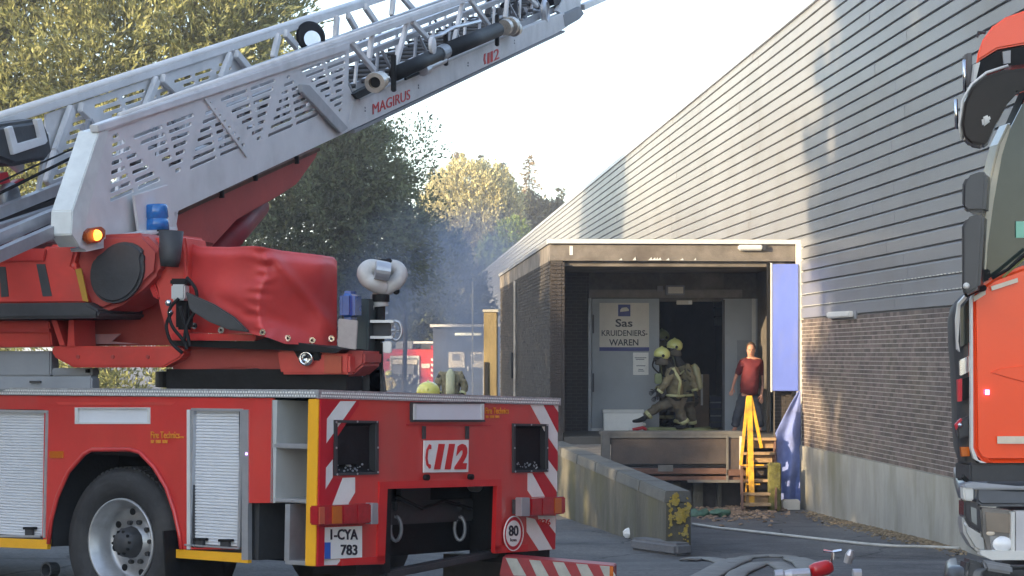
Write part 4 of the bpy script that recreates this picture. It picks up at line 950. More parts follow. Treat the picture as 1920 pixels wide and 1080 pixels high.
poly('bottom_flange', LP, [(240, 447), (322, 430), (328, 396), (334, 402), (328, 436), (162, 472), (160, 466)], WHT, la_, th=.10, off=.0)
poly('stiffener', LP, [(566, 158), (582, 160), (654, 240), (640, 250), (566, 172)], mat('flange_grey', (.40, .40, .41), .5), la_, th=.03, off=.045, bevel=.005)
poly('stiffener', LP, [(384, 186), (388, 185), (468, 292), (463, 294)], WHT, la_, th=.012, off=.014)
# main beam to the tip
poly('beam', LP, [(662, 190), (700, 174), (973, 57), (1058, 24), (1064, 50), (1045, 62), (650, 248)], WHT, la_, th=.09, off=.004, bevel=.004)
MB().bar(lp(655, 247, -.03), lp(1052, 59, -.03), .10, .025, Lw).build('beam_rail', mat('grey_rail', (.22, .22, .23), .5), la_)
MB().bar(lp(672, 186, .0), lp(973, 57, 0), .03, .02, Lw).build('beam_lip', ALU, la_)
poly('beam_tip', LP, [(1056, 27), (1088, 12), (1096, 26), (1088, 36), (1060, 52)], MGR, la_, th=.12, off=.01, bevel=.01)
TE = lo(1060, 40)[0]
vtop = lo(655, 84)[1]
def lad(u, v, w_): return LP.o+LP.u*u+LP.v*v+Lw*w_
u655 = lo(655, 84)[0]
UEND = TE+6
def railpt(px, py): return lo(px, py)
# top rail near: follow the measured line
ra, rb = lp(186, 240, -.01), lp(860, 2, -.01); rdir = (rb-ra).normalized(); dd_r = rdir; rend = ra+rdir*(UEND+1)
MB().bar(ra, rend, .065, .06, Lw).build('top_rail', WHT, la_, bevel=.008)
MB().tube([ra+dd_r*.3+V((0, 0, .035)), rend+V((0, 0, .035))], .018, 10).build('handrail', WHT, la_, smooth=True)
def strut(x0, y0, x1, y1, w_=.0, t=.055, m=WHT, nm='strut'):
    a = lp(x0, y0)+Lw*w_; b = lp(x1, y1)+Lw*w_
    MB().bar(a, b, t, t*.7, Lu).build(nm, m, la_, bevel=.005)
for s_ in ((659, 76, 706, 132), (768, 40, 742, 138), (776, 40, 808, 74), (872, 0, 852, 92), (884, -2, 922, 50), (958, -30, 950, 34), (966, -34, 1010, 10), (702, 62, 696, 112)): strut(*s_, w_=.02)
# inner sections nested inside
IN = mat('inner_section_grey', (.33, .33, .35), .45, metal=.3, var=.15)
ulo = lo(-200, 400)
def inner(w0, w1, dv0, dv1, m, ustart=-2.2, nr=34):
    b0 = lo(1000, 75)
    for w_ in (w0, w1):
        p0 = lad(ustart, -.48+dv0, w_); 
        ra2 = V((0, 0, 0))
        for (v0, nm) in ((-.52+dv0, 'inner_rail'), (-.12+dv1, 'inner_top_rail')):
            pa = lp(350, 352)+Lw*w_ if v0 < -.3 else lp(350, 262)+Lw*w_
            pb = lp(1000, 52)+Lw*w_ if v0 < -.3 else lp(860, 50)+Lw*w_
            d_ = (pb-pa).normalized(); pa = pa+V((0, 0, dv0))-d_*(4.2 if v0 < -.3 else -.4); 
            MB().bar(pa, pa+d_*18, .05, .07 if v0 < -.3 else .05, Lw).build(nm, m, la_)
    return
inner(.12, WD-.12, .06, -.02, IN); inner(.22, WD-.22, .12, -.02, ALU)
pa = lp(350, 352); pb = lp(1000, 52); dd = (pb-pa).normalized()
q0 = pa-dd*3.4+V((0, 0, .15))
rg = MB().tube([q0+Lw*.14, q0+Lw*(WD-.14)], .022, 8).mesh('rung'); rg.materials.append(DGR)
rg.transform(Matrix.Translation(-q0))
for i in range(9, 46):
    o = bpy.data.objects.new('rung', rg); C.objects.link(o); o.parent = la_; o.location = q0+dd*(.36*i)-wloc(la_)
# inner lattice struts between inner rails
for i in range(22):
    q = q0+dd*(2.6+.62*i)+V((0, 0, -.04)); up = V((-.05, 0, .36-.008*i))
    for w_ in (.15, WD-.15):
        MB().bar(q+Lw*w_, q+Lw*w_+dd*.26+up, .03, .022, Lu).build('inner_strut', IN if i % 2 else WHT, la_)
        if i % 2: MB().bar(q+Lw*w_+dd*.55, q+Lw*w_+dd*.30+up, .03, .022, Lu).build('inner_strut', IN, la_)
# far side frame, its plate and struts
fa = ra+Lw*WD+V((0, 0, -.01)); 
fa2 = at(-40, 240, (ra+Lw*WD).y)
FPn = Plane(L0+Lw*WD, Lu, -Lw)
f0, f1 = FPn.p(-60, 248), FPn.p(683, 7); fdir = (f1-f0).normalized()
MB().bar(f0-fdir*1.5, f0+fdir*15, .065, .06, Lw).build('far_top_rail', WHT, la_, bevel=.008)
MB().tube([f0-fdir*1.5+V((0, 0, .035)), f0+fdir*15+V((0, 0, .035))], .03, 10).build('far_handrail', WHT, la_, smooth=True)
def fuv(px, py): return FPn.uv(px, py)
fplate = [(86, 214), (446, 92), (470, 130), (480, 180), (220, 330), (92, 352), (84, 300)]
fs = []
for t in ([(150, 196), (118, 290), (205, 262)], [(168, 194), (275, 158), (250, 240)], [(292, 152), (262, 220), (345, 196)], [(312, 146), (400, 116), (385, 180)], [(415, 112), (398, 160), (460, 150)], [(118, 300), (92, 345), (190, 300)], [(150, 300), (215, 240), (235, 300)]): fs += slots(t, fuv)
bez('far_side_plate', FPn, [fuv(*p) for p in fplate], fs, WHT, la_, th=.012)
def fstrut(x0, y0, x1, y1, t=.07): MB().bar(FPn.p(x0, y0, .04), FPn.p(x1, y1, .04), t, t*.6, Lu).build('far_strut', WHT, la_, bevel=.006)
for s_ in ((134, 202, 104, 286), (104, 286, 88, 345), (150, 200, 192, 242), (294, 148, 272, 205), (304, 146, 345, 186), (432, 102, 414, 150), (442, 100, 476, 140), (522, 66, 512, 110), (534, 62, 556, 88), (632, 30, 628, 82), (652, 28, 668, 56), (684, 12, 706, 44), (738, -8, 734, 30), (752, -8, 780, 24), (0, 285, 40, 318), (-20, 260, 0, 300)): fstrut(*s_)
# lower far rails at left and the tubes
def fbar(x0, y0, x1, y1, t, m, nm, off=.1): MB().bar(FPn.p(x0, y0, off), FPn.p(x1, y1, off), t, t, Lw).build(nm, m, la_, bevel=.004)
fbar(-30, 412, 200, 322, .07, ALU, 'lower_rail', .15); fbar(-30, 425, 200, 345, .05, DGR, 'lower_rail', .2); fbar(-30, 438, 160, 375, .06, ALU, 'lower_rail', .3)
fbar(-20, 372, 190, 268, .018, BLK, 'cable', .25); fbar(-20, 350, 200, 250, .012, BLK, 'cable', .3)
fw = FPn.p(20, 360, .05)
MB().lathe(FPn.p(12, 372, .1), -Lw, [(0, 0), (.10, 0), (.10, .05), (.07, .05), (.05, .02), (0, .02)], 28).build('pulley', ALUD, la_, smooth=True)
poly('red_fitting', FPn, [(-20, 330), (14, 322), (20, 342), (-20, 350)], RRED, la_, th=.1, off=.12)
poly('red_fitting', FPn, [(18, 345), (45, 335), (47, 343), (20, 353)], RRED, la_, th=.05, off=.12)
# dark bag with white frame on the far side
poly('stretcher_bag', FPn, [(-30, 238), (82, 222), (94, 250), (100, 288), (90, 300), (30, 312), (-30, 290)], DGR, la_, th=.22, off=.2, bevel=.03, seg=3)
poly('bag_frame', FPn, [(14, 240), (24, 236), (34, 270), (76, 258), (68, 224), (79, 222), (90, 265), (86, 270), (26, 290)], WHT, la_, th=.03, off=.225, bevel=.004)
# three aluminium tubes low at left
TBp = SP(-.45)
for x1, y0, y1, m in ((108, 399, 412, ALU), (52, 422, 436, ALU), (136, 441, 457, ALUD)):
    MB().tube([TBp.p(-180, (y0+y1)/2+3, 0), TBp.p(x1, (y0+y1)/2, 0)], .028, 12).build('stowed_tube', m, lt, smooth=True)
    if x1 < 130: MB().tube([TBp.p(x1, (y0+y1)/2, 0), TBp.p(140, (y0+y1)/2-2, 0)], .028, 12).build('tube_sleeve', DGR, lt, smooth=True)
poly('stowage_floor', TBp, [(-180, 400), (140, 396), (140, 470), (-180, 470)], mat('dark_red_floor', (.10, .02, .02), .7), lt, th=.05, off=-.3)
# water pipe along the beam
def lpo(px, py, off): return LP.p(px, py, off)
MB().tube([lpo(742, 138, .10), lpo(826, 100, .10)], .066, 20).build('water_pipe', BLK, la_, smooth=True)
MB().tube([lpo(834, 96, .10), lpo(932, 56, .10)], .078, 20).build('water_pipe', BLK, la_, smooth=True)
MB().tube([lpo(822, 102, .10), lpo(836, 95, .10)], .074, 16).build('pipe_joint', ALUD, la_)
for x, y, r in ((738, 138, .11), (836, 92, .11), (932, 58, .11)):
    p = lpo(x, y, .1); MB().bar(p-V((0, 0, .16)), p+V((0, 0, .17)), .05, .04, Lu).build('pipe_clamp', BLK, la_, bevel=.008)
cpn = MB().lathe(lpo(703, 155, .2), lpo(733, 141, .1)-lpo(703, 155, .2), [(.0, .03), (.05, .03), (.05, -.02), (.085, -.02), (.09, .04), (.075, .06), (.075, .16), (.06, .2), (.07, .3), (0, .3)], 24).build('coupling', mat('coupling_alloy', (.45, .41, .36), .35, metal=.7, var=.25, scale=20), la_, smooth=False)
MB().lathe(lpo(703, 155, .2), lpo(733, 141, .1)-lpo(703, 155, .2), [(.0, .02), (.045, .02)], 18).build('coupling_bore', BLK, cpn)
for i, (x, y, r) in enumerate(((944, 52, .085), (954, 50, .1), (963, 56, .075), (960, 46, .06))):
    MB().lathe(lpo(x, y, .1), Lu, [(0, 0), (r, 0), (r, .12), (r*.7, .2), (0, .2)], 16).build('coupling', MATS['coupling_alloy'], la_)
MB().tube([lpo(796, 128, .1), lpo(832, 112, .1)], .04, 12).build('valve_body', ALU, la_); MB().tube([lpo(792, 132, .1), lpo(800, 128, .1)], .055, 12).build('valve_body', ALU, la_)
MB().tube([lpo(760, 148, .06), lpo(796, 132, .06)], .014, 6).build('drain_pipe', BLK, la_)
MB().lathe(lpo(808, 86, .12), -Lw, [(0, 0), (.085, 0), (.085, .03), (.03, .04), (0, .04)], 20).build('inspection_wheel', WHT, la_)
MB().tube([lpo(806, 72, .1), lpo(826, 66, .1), lpo(850, 52, .1), lpo(900, 40, .1)], .02, 8).build('conduit', ALU, la_, smooth=True)
poly('pipe_bracket', LP, [(664, 176), (672, 186), (700, 172), (694, 160)], BLK, la_, th=.05, off=.03)
# tip clutter
rc = random.Random(4)
for i in range(26):
    x = rc.uniform(905, 1058); y = 55-(x-905)*.28-rc.uniform(-6, 34)
    y = min(y, 57-(x-973)*.39-3)
    if i % 3: MB().tube([lpo(x, y, -.1-rc.random()*.5), lpo(x+rc.uniform(8, 40), y-rc.uniform(-8, 20), -.1-rc.random()*.5)], rc.uniform(.014, .035), 6).build('tip_tube', rc.choice([ALU, ALUD, IN, BLK]), la_)
    else: MB().bar(lpo(x, y+8, -.2), lpo(x+4, y-22, -.2), .06, .05, Lu).build('tip_strut', rc.choice([WHT, IN, DGR]), la_)
MB().lathe(lpo(1018, 22, -.05), -Lw, [(0, 0), (.13, 0), (.15, .03), (.12, .06), (.10, .04), (0, .04)], 24).build('tip_pulley', ALU, la_)
poly('tip_plate', LP, [(1045, 20), (1060, -8), (1090, -10), (1088, 20), (1058, 30)], WHT, la_, th=.05, off=-.03)
MB().bar(lpo(1090, 14, -.1), lpo(1150, -12, -.1), .09, .07, Lw).build('tip_arm', ALU, la_)
poly('tip_bracket', LP, [(1036, -6), (1062, -12), (1066, 6), (1040, 10)], BLK, la_, th=.2, off=-.05)
# lamp on far rail
fl_ = FPn.p(580, 70, .1)
MB().lathe(fl_, (.5, -1, .1), [(0, -.08), (.09, -.08), (.13, 0), (.14, .04), (.11, .05), (0, .05)], 28).build('search_lamp', BLK, la_, smooth=True)
MB().lathe(fl_+V((.03, -.06, -.03)), (.5, -1, .1), [(0, .0), (.08, .0), (.08, .01), (0, .01)], 24).build('lamp_glass', CHR, la_)
# beacon and indicator
poly('beacon_bracket', LP, [(252, 366), (316, 346), (334, 432), (262, 440)], WHT, la_, th=.02, off=.06, bevel=.004)
poly('beacon_tray', LP, [(238, 440), (334, 425), (334, 434), (244, 450)], WHT, la_, th=.10, off=.14, bevel=.01)
bq = lpo(294, 432, .10)
bc = MB().lathe(bq, (-.06, 0, 1), [(0, 0), (.080, 0), (.080, .062), (.074, .068), (.074, .076), (.080, .082), (.078, .155), (.07, .166), (0, .168)], 28).build('beacon', BLU, la_, smooth=True)
MB().lathe(bq-V((0, 0, .01)), (-.06, 0, 1), [(0, -.02), (.075, -.02), (.075, .015), (0, .015)], 28).build('beacon_base', BLK, bc)
iq = lpo(180, 441, .01)
ind = MB().lathe(iq, LP.n, [(0, 0), (.045, 0), (.045, .02), (0, .02)], 20).build('indicator_housing', mat('indicator_amber', (.45, .09, .02), .35), la_)
poly('indicator_rim', LP, [(161, 436), (170, 428), (192, 425), (199, 430), (198, 446), (190, 453), (168, 457), (162, 450)], MATS['indicator_amber'], la_, th=.03, off=.03, bevel=.008)
MB().ball(lpo(181, 441, .035), .034, 10).build('indicator_lens', AMB, la_, smooth=True)
# lettering on the beam
def btext(s, x0, yb0, x1, yb1, h, **k):
    text('lettering', s, lpo(x0, yb0, .008), lpo(x1, yb1, .008), lpo(x0, yb0-h, .008), TREDM, la_, bold=0)
btext('MAGIRUS', 699, 215, 769, 186, 20); btext('1', 914, 120, 918, 118, 20); btext('1', 920, 117, 924, 115, 20); btext('2', 926, 114.5, 936, 109.5, 20)
poly('phone_symbol', LP, [(908, 101), (911, 100), (910, 110), (912, 119), (909, 121), (907, 112)], TREDM, la_, th=.004, off=.008)
for x, y in ((684, 202), (684, 208), (784, 160), (784, 165), (877, 118), (877, 123), (964, 76), (964, 81)): MB().lathe(lpo(x, y, .004), LP.n, [(.008, 0), (.008, .008), (0, .008)], 6).build('rivet', ALUD, la_)
# lifting arm and cylinder (red) under the ladder
LA = Plane(L0+Lw*.16, Lu, -Lw)
poly('lifting_arm', LA, [(322, 405), (470, 330), (600, 280), (592, 300), (560, 345), (530, 365), (448, 412), (402, 462), (350, 452), (330, 440)], REDARM, lt, th=.5, bevel=.02)
poly('arm_lip', LA, [(330, 398), (600, 277), (600, 283), (332, 404)], RUST, lt, th=.05, off=.02)
LB = Plane(L0+Lw*.40, Lu, -Lw)
MB().tube([LB.p(480, 385), LB.p(400, 480)], .11, 16).build('lift_cylinder', mat('cylinder_red', (.26, .02, .03), .5, var=.2), lt, smooth=True)
for x, y in ((415, 362), (478, 330), (556, 298)): MB().bar(LA.p(x, y-6, .03), LA.p(x+1, y+9, .03), .03, .03, Lu).build('cable_clip', BLK, lt)
# ------------------------------------------------------------------ water cannon on the deck
wcn = thing('water_cannon', 'white curved water cannon on a black stand at the back of the ladder truck deck', 'water cannon', T(.75, -1.55, 0))
dC = 12.9
def q(px, py, dd=0): return at(px, py, dC+dd)
WPm = mat('cannon_white', (.52, .51, .49), .4, var=.15, scale=14, dirt=(.25, .24, .22), damt=.6, dscale=7)
MB().tube(cat([q(714, 575), q(713, 552), q(724, 540), q(741, 530), q(750, 515, .02), q(743, 503, .03), q(724, 500, .02)]), .049, 20).build('swivel_pipe', WPm, wcn, smooth=True)
MB().tube(cat([q(718, 540, -.02), q(702, 533, -.06), q(689, 524, -.06), q(684, 511, -.06), q(693, 501, -.04), q(712, 503, -.03), q(728, 506, -.02)]), .050, 20).build('swivel_pipe', WPm, wcn, smooth=True)
MB().tube([q(703, 506, -.1), q(730, 510, -.08)], .058, 18).build('outlet_collar', ALU, wcn); MB().tube([q(700, 490), q(728, 489), q(734, 492)], .014, 8).build('top_lever', BLK, wcn)
MB().ball(q(728, 491), .025, 8).ball(q(743, 546), .022, 8).build('knob', BLK, wcn, smooth=True)
MB().tube([q(714, 552), q(714, 566)], .055, 16).build('flange', BLK, wcn); MB().tube([q(714, 566), q(712, 640)], .03, 12).build('stand_tube', BLK, wcn)
rect('gear_box', FL(12.85), 698, 604, 733, 632, DGR, wcn, th=.12, bevel=.01)
rect('clamp_plate', FL(12.8), 694, 600, 738, 605, ALU, wcn, th=.1); rect('clamp_plate', FL(12.8), 694, 630, 736, 635, ALU, wcn, th=.1)
rect('stand_column', FL(12.9), 690, 640, 716, 738, BLK, wcn, th=.15, bevel=.01)
poly('stand_foot', FL(12.9), [(678, 738), (676, 712), (690, 690), (716, 690), (722, 738)], DGR, wcn, th=.2, bevel=.01)
hwc = MB(); cc = q(742, 620, -.03); ring = [cc+V((.036*math.cos(a), .01, .06*math.sin(a))) for a in [2*math.pi*k/20 for k in range(21)]]
hwc.tube(ring, .011, 6, cap=False); hwc.tube([q(716, 618), cc], .014, 6)
for a in (0, 2.1, 4.2): hwc.tube([cc, cc+V((.036*math.cos(a), .01, .06*math.sin(a)))], .006, 5)
hwc.build('hand_wheel', ALU, wcn, smooth=True)
MB().tube([q(703, 548), q(696, 556), q(698, 564), q(706, 566)], .01, 6).build('lever', ALU, wcn); MB().tube([q(682, 575), q(702, 576)], .03, 12).build('side_outlet', TRIM, wcn)
MB().lathe(q(673, 573), (-1, 0, 0), [(.03, 0), (.035, .03), (0, .03)], 12).build('red_cap', RRED, wcn); rect('switch_box', FL(12.8), 718, 640, 734, 662, ALU, wcn, th=.08, bevel=.006)

# ------------------------------------------------------------------ orange fire engine at right
fe = thing('fire_engine', 'luminous orange red fire engine cab cut off by the right edge of the picture', 'fire truck', (2.6, 8.8, 0))
DF = 8.7
FP = Plane((2.2, DF, 0), (1, .10, 0), (.10, -1, 0))
RGT = 2890
BK = V((.20, 1, 0))*1.6
def fpoly(nm, pts, m, off=0, th=.03, bevel=.0, parent=None, **k): return poly(nm, FP, pts, m, parent or fe, th=th, off=off, bevel=bevel, **k)
def loftcorner(nm, edge, m, depth=1.7, r=.16, parent=None, off=0.):      # front skin that turns round the corner and runs back
    b = MB(); n = 10; K = len(edge)
    for (px, py) in edge:
        p = FP.p(px, py, off)
        row = [p+V((2.25, .225, 0))]
        row.append(p+V((r*1.0, r*.1, 0)))
        for k in range(n+1):
            a = math.pi/2*k/n; row.append(p+V((r*(1-math.sin(a)), .0, 0))+FP.n*-(r*(1-math.cos(a)))+V((0, 0, 0)))
        row.append(row[-1]+V((.20, 1, 0))*depth)
        b.v += [tuple(v) for v in row]
    c = n+4
    b.f = [(i*c+j, i*c+j+1, (i+1)*c+j+1, (i+1)*c+j) for i in range(K-1) for j in range(c-1)]; b.m = [0]*len(b.f)
    return b.build(nm, m, parent or fe, smooth=True)
# front skins
fb_ = loftcorner('front_panel', [(1850, 868), (1838, 864), (1828, 850), (1824, 830), (1822, 700), (1822, 600), (1826, 560), (1836, 548)], ORG, r=.04)
fpoly('front_top', [(1822, 560), (1828, 545), (1862, 519), (1920, 498), (2000, 480), (RGT, 476), (RGT, 868), (1850, 868), (1836, 862), (1826, 845)], ORG, off=.012, th=.05, bevel=.02, seg=3)
fpoly('crease', [(1850, 700), (1872, 688), (1930, 682), (RGT, 680), (RGT, 720), (1935, 724), (1890, 712)], ORG, off=.02, th=.02, bevel=.018, seg=3)
fpoly('edge_strip', [(1820, 560), (1828, 543), (1830, 545), (1824, 562), (1825, 840), (1834, 862), (1850, 868), (1840, 868), (1826, 860), (1820, 840)], TRIM, off=.018, th=.02)
fpoly('reflective_tape', [(1870, 818), (RGT, 818), (RGT, 832), (1870, 832)], mat('tape_cream', (.72, .62, .5), .4), off=.026, th=.004)
fpoly('reflective_tape', [(1858, 537), (1908, 521), (1909, 529), (1860, 545)], MATS['tape_cream'], off=.026, th=.004); fpoly('reflective_tape', [(1826, 556), (1848, 542), (1848, 552), (1826, 566)], MATS['tape_cream'], off=.026, th=.004)
fpoly('marker_led', [(1849, 731), (1855, 731), (1855, 740), (1849, 740)], MATS['violet_led'], off=.03, th=.01)
# corner deflector and side details
cd = loftcorner('corner_deflector', [(1806, 868), (1803, 820), (1799, 700), (1794, 640), (1793, 590), (1798, 566), (1812, 552), (1828, 540)], DGR, r=.06, off=-.05, depth=1.5)
fpoly('deflector_edge', [(1793, 600), (1797, 568), (1812, 551), (1862, 519), (1862, 523), (1815, 556), (1801, 572), (1797, 640), (1800, 660), (1795, 655)], mat('pale_edge', (.45, .43, .42), .3, coat=.5), off=-.02, th=.02)
fpoly('corner_window', [(1800, 580), (1815, 562), (1821, 560), (1821, 640), (1802, 650)], GLS, off=-.03, th=.01)
fpoly('chrome_patch', [(1800, 675), (1822, 665), (1822, 695), (1801, 705)], CHR, off=-.02, th=.02, bevel=.004)
fpoly('red_marker', [(1796, 712), (1804, 710), (1804, 752), (1797, 753)], RRED, off=-.01, th=.02)
fpoly('grille_slot', [(1806, 710), (1821, 706), (1821, 745), (1806, 750)], BLK, off=-.02, th=.02)
fpoly('step_lamp', [(1802, 838), (1818, 838), (1818, 855), (1804, 856)], AMBO, off=-.02, th=.02); fpoly('latch_block', [(1792, 790), (1818, 780), (1820, 818), (1796, 824)], DGR, off=-.01, th=.03, bevel=.008)
MB().ball(FP.p(1800, 797, 0), .012, 6).build('latch_pin', CHR, fe); fpoly('latch_tab', [(1790, 796), (1802, 784), (1804, 788), (1793, 806)], RRED, off=.0, th=.01)
# windscreen and pillar
fpoly('cab_shell', [(1836, 560), (1842, 500), (1858, 380), (1890, 250), (1925, 170), (RGT, 150), (RGT, 500), (1930, 500)], mat('cab_interior', (.05, .055, .05), .8, var=.5, scale=6), off=-.25, th=.1)
fpoly('windscreen', [(1842, 530), (1851, 420), (1866, 330), (1884, 262), (1925, 180), (RGT, 160), (RGT, 480), (1925, 500), (1870, 518)], GLS, off=-.02, th=.012)
fpoly('a_pillar', [(1836, 535), (1842, 420), (1856, 335), (1872, 270), (1892, 228), (1898, 232), (1880, 290), (1864, 380), (1853, 460), (1849, 530)], mat('pillar_reflection', (.48, .43, .33), .25, coat=.6), off=.0, th=.12, bevel=.012)  # reflections on the pillar put into its pale cream colour
fpoly('inner_pillar', [(1866, 500), (1874, 380), (1896, 270), (1915, 225), (1920, 230), (1900, 300), (1884, 400), (1878, 505)], mat('pillar_grey', (.14, .15, .14), .5), off=-.08, th=.05)
fpoly('pillar_foot', [(1836, 508), (1858, 503), (1858, 524), (1836, 532)], BLK, off=.03, th=.06, bevel=.008)
fpoly('paper_sticker', [(1905, 415), (1935, 415), (1935, 445), (1905, 446)], mat('mint_sticker', (.25, .55, .42), .6), off=-.012, th=.004)
MB().tube([FP.p(1860, 522, .02), FP.p(1890, 505, .04), FP.p(1935, 465, .03)], .008, 6).build('wiper_arm', BLK, fe)
MB().tube([FP.p(1880, 520, .0), FP.p(1925, 480, .02), FP.p(1990, 440, .02)], .006, 6).build('wiper_blade', mat('wiper_edge', (.35, .33, .12), .5), fe)
# roof, visor
rf = MB(); prof = [(1830, 122), (1833, 100), (1842, 75), (1860, 50), (1885, 32), (1925, 18), (2000, 8), (RGT, 2)]
rf.prism([FP.p(x, y, -.05) for x, y in prof+[(RGT, 78), (1925, 82), (1870, 92), (1838, 112)]], BK*1.1)
rf.build('roof', ORG, fe, bevel=.03, seg=3)
fpoly('roof_band', [(1830, 140), (1832, 118), (1872, 95), (1925, 85), (RGT, 80), (RGT, 125), (1925, 130), (1850, 150)], BLK, off=-.04, th=.1)
fpoly('roof_lamp_row', [(1880, 97), (1895, 94), (1895, 118), (1882, 120)], mat('lamp_grey', (.3, .3, .32), .3), off=-.03, th=.02); fpoly('band_highlight', [(1828, 120), (1838, 116), (1830, 150), (1824, 152)], TRIM, off=-.02, th=.03)
vs_ = [(1800, 235), (1806, 190), (1820, 160), (1845, 138), (1885, 124), (1940, 118), (RGT, 112), (RGT, 158), (1940, 162), (1912, 170), (1888, 196), (1868, 235), (1852, 272), (1842, 280), (1818, 276), (1804, 262)]
b = MB(); cxv, cyv = 1850, 210
ring0 = [FP.p(x, y, .10) for x, y in vs_]; ring1 = [FP.p(x+(cxv-x)*.06, y+(cyv-y)*.1, .20) for x, y in vs_]; ring2 = [FP.p(x, y, -.02) for x, y in vs_]
nn = len(vs_); b.v = [tuple(p) for p in ring2+ring0+ring1]
b.f = [(i, (i+1) % nn, nn+(i+1) % nn, nn+i) for i in range(nn)]+[(nn+i, nn+(i+1) % nn, 2*nn+(i+1) % nn, 2*nn+i) for i in range(nn)]+[tuple(range(2*nn, 3*nn))]; b.m = [0]*len(b.f)
b.build('sun_visor', mat('smoked_visor', (.018, .012, .012), .25, coat=.15, spec=.2, var=.4, scale=3), fe, bevel=.01)
MB().tube([FP.p(x, y, .16) for x, y in ((1803, 262), (1799, 235), (1805, 188), (1822, 158), (1850, 136), (1890, 123))], .006, 8).build('visor_edge', TRIM, fe, smooth=True)
fpoly('visor_lamp', [(1842, 220), (1856, 214), (1860, 226), (1844, 238)], TRIM, off=.215, th=.03, bevel=.008)
for pts in ([(1806, 112), (1811, 112), (1812, 172), (1806, 172)], [(1790, 186), (1794, 186), (1797, 242), (1792, 244)]):
    MB().tube([FP.p(pts[0][0]+2, pts[0][1], .02), FP.p(pts[2][0]-3, pts[2][1], .02)], .008, 8).build('air_horn', CHR, fe, smooth=True)
fpoly('horn_bracket', [(1811, 100), (1824, 98), (1822, 160), (1812, 165)], mat('bracket_grey', (.12, .11, .11), .5), off=-.05, th=.05, bevel=.006)
MB().tube([FP.p(1832, 70, -.1), FP.p(1834, 60, -.1), FP.p(1848, 62, -.1)], .006, 6).build('aerial_bracket', DGR, fe)
# mirrors
def mirror(pts, lab):
    MB().prism([FP.p(x, y, .16) for x, y in pts], V((.05, .16, 0))).build('mirror', mat('mirror_housing', (.05, .05, .058), .35, coat=.3, var=.1), fe, bevel=.035, seg=4)
mirror([(1804, 345), (1812, 330), (1835, 322), (1852, 322), (1848, 398), (1812, 398), (1803, 388)], 'u'); mirror([(1803, 425), (1812, 408), (1835, 400), (1846, 402), (1838, 540), (1808, 556), (1803, 540)], 'l')
MB().tube([FP.p(1812, 552, .1), FP.p(1826, 545, .08), FP.p(1845, 540, .04)], .014, 8).build('mirror_arm', BLK, fe); MB().ball(FP.p(1812, 536, .17), .014, 6).build('mirror_bolt', TRIM, fe)
# lower front
fpoly('lower_apron', [(1818, 868), (RGT, 868), (RGT, 912), (1835, 915), (1818, 905)], DGR, off=-.01, th=.2, bevel=.01)
fpoly('apron_hook', [(1808, 890), (1822, 905), (1840, 912), (1838, 916), (1815, 908), (1806, 896)], BLK, off=.01, th=.03)
loftcorner('bumper_top', [(1808, 936), (1806, 922), (1808, 908), (1822, 903)], mat('bumper_grey', (.10, .11, .13), .35, coat=.3), r=.08, off=.06, depth=1.2)
fpoly('bumper_band', [(1828, 908), (1900, 915), (RGT, 918), (RGT, 952), (1838, 950), (1828, 940)], MATS['bumper_grey'], off=.075, th=.1, bevel=.02, seg=3)
fpoly('bumper_lip', [(1806, 908), (1825, 904), (1910, 912), (RGT, 914), (RGT, 920), (1830, 918), (1808, 918)], mat('bumper_pale', (.32, .34, .38), .3, coat=.5), off=.09, th=.05, bevel=.008)
fpoly('corner_block', [(1806, 912), (1826, 912), (1826, 940), (1808, 938)], TRIM, off=.085, th=.05, bevel=.006)
fpoly('corner_lamp', [(1808, 936), (1838, 945), (1842, 1002), (1818, 985), (1808, 970)], mat('dark_lens', (.05, .05, .055), .1, coat=1), off=.07, th=.08, bevel=.008)
fpoly('corner_lamp_inner', [(1820, 950), (1831, 954), (1832, 985), (1822, 978)], mat('lamp_reflector_grey', (.3, .32, .33), .25, metal=.6), off=.076, th=.01)
fpoly('lamp_surround', [(1804, 965), (1818, 988), (1845, 1004), (1848, 1040), (1826, 1030), (1808, 1000)], mat('surround_silver', (.48, .48, .48), .3, metal=.4), off=.085, th=.08, bevel=.012)
hl = fpoly('headlamp', [(1838, 952), (1905, 958), (1905, 1045), (1850, 1040), (1838, 1000)], mat('lamp_housing', (.16, .15, .14), .3, coat=1, var=.4, scale=9), off=.07, th=.1, bevel=.01)
fpoly('reflector', [(1855, 1005), (1898, 1008), (1898, 1040), (1860, 1036)], CHR, off=.076, th=.01, parent=hl); fpoly('reflector', [(1848, 960), (1895, 964), (1893, 1000), (1850, 996)], mat('reflector_warm', (.35, .30, .26), .25, metal=.7), off=.074, th=.01, parent=hl)
MB().ball(FP.p(1878, 1020, .07), .042, 12, sq=(1.1, .5, .8)).build('bulb_dome', mat('dome_glass', (.8, .82, .85), .1, coat=1), hl, smooth=True)
MB().ball(FP.p(1857, 1000, .07), .014, 8, sq=(1.4, .4, .7)).build('bulb_dome', MATS['tape_cream'], hl, smooth=True)
fpoly('lamp_bar', [(1896, 960), (1903, 960), (1903, 1045), (1896, 1044)], TRIM, off=.09, th=.03, parent=hl); fpoly('centre_panel', [(1905, 958), (RGT, 962), (RGT, 1050), (1905, 1046)], mat('panel_light', (.5, .5, .52), .4), off=.09, th=.05)
fpoly('lamp_lip', [(1838, 1032), (RGT, 1046), (RGT, 1054), (1860, 1050), (1838, 1040)], TRIM, off=.095, th=.04)
loftcorner('bumper_base', [(1786, 1160), (1788, 1090), (1792, 1072), (1800, 1066), (1812, 1064)], mat('bumper_dark', (.05, .052, .058), .4, coat=.3), r=.12, off=.10, depth=.3)
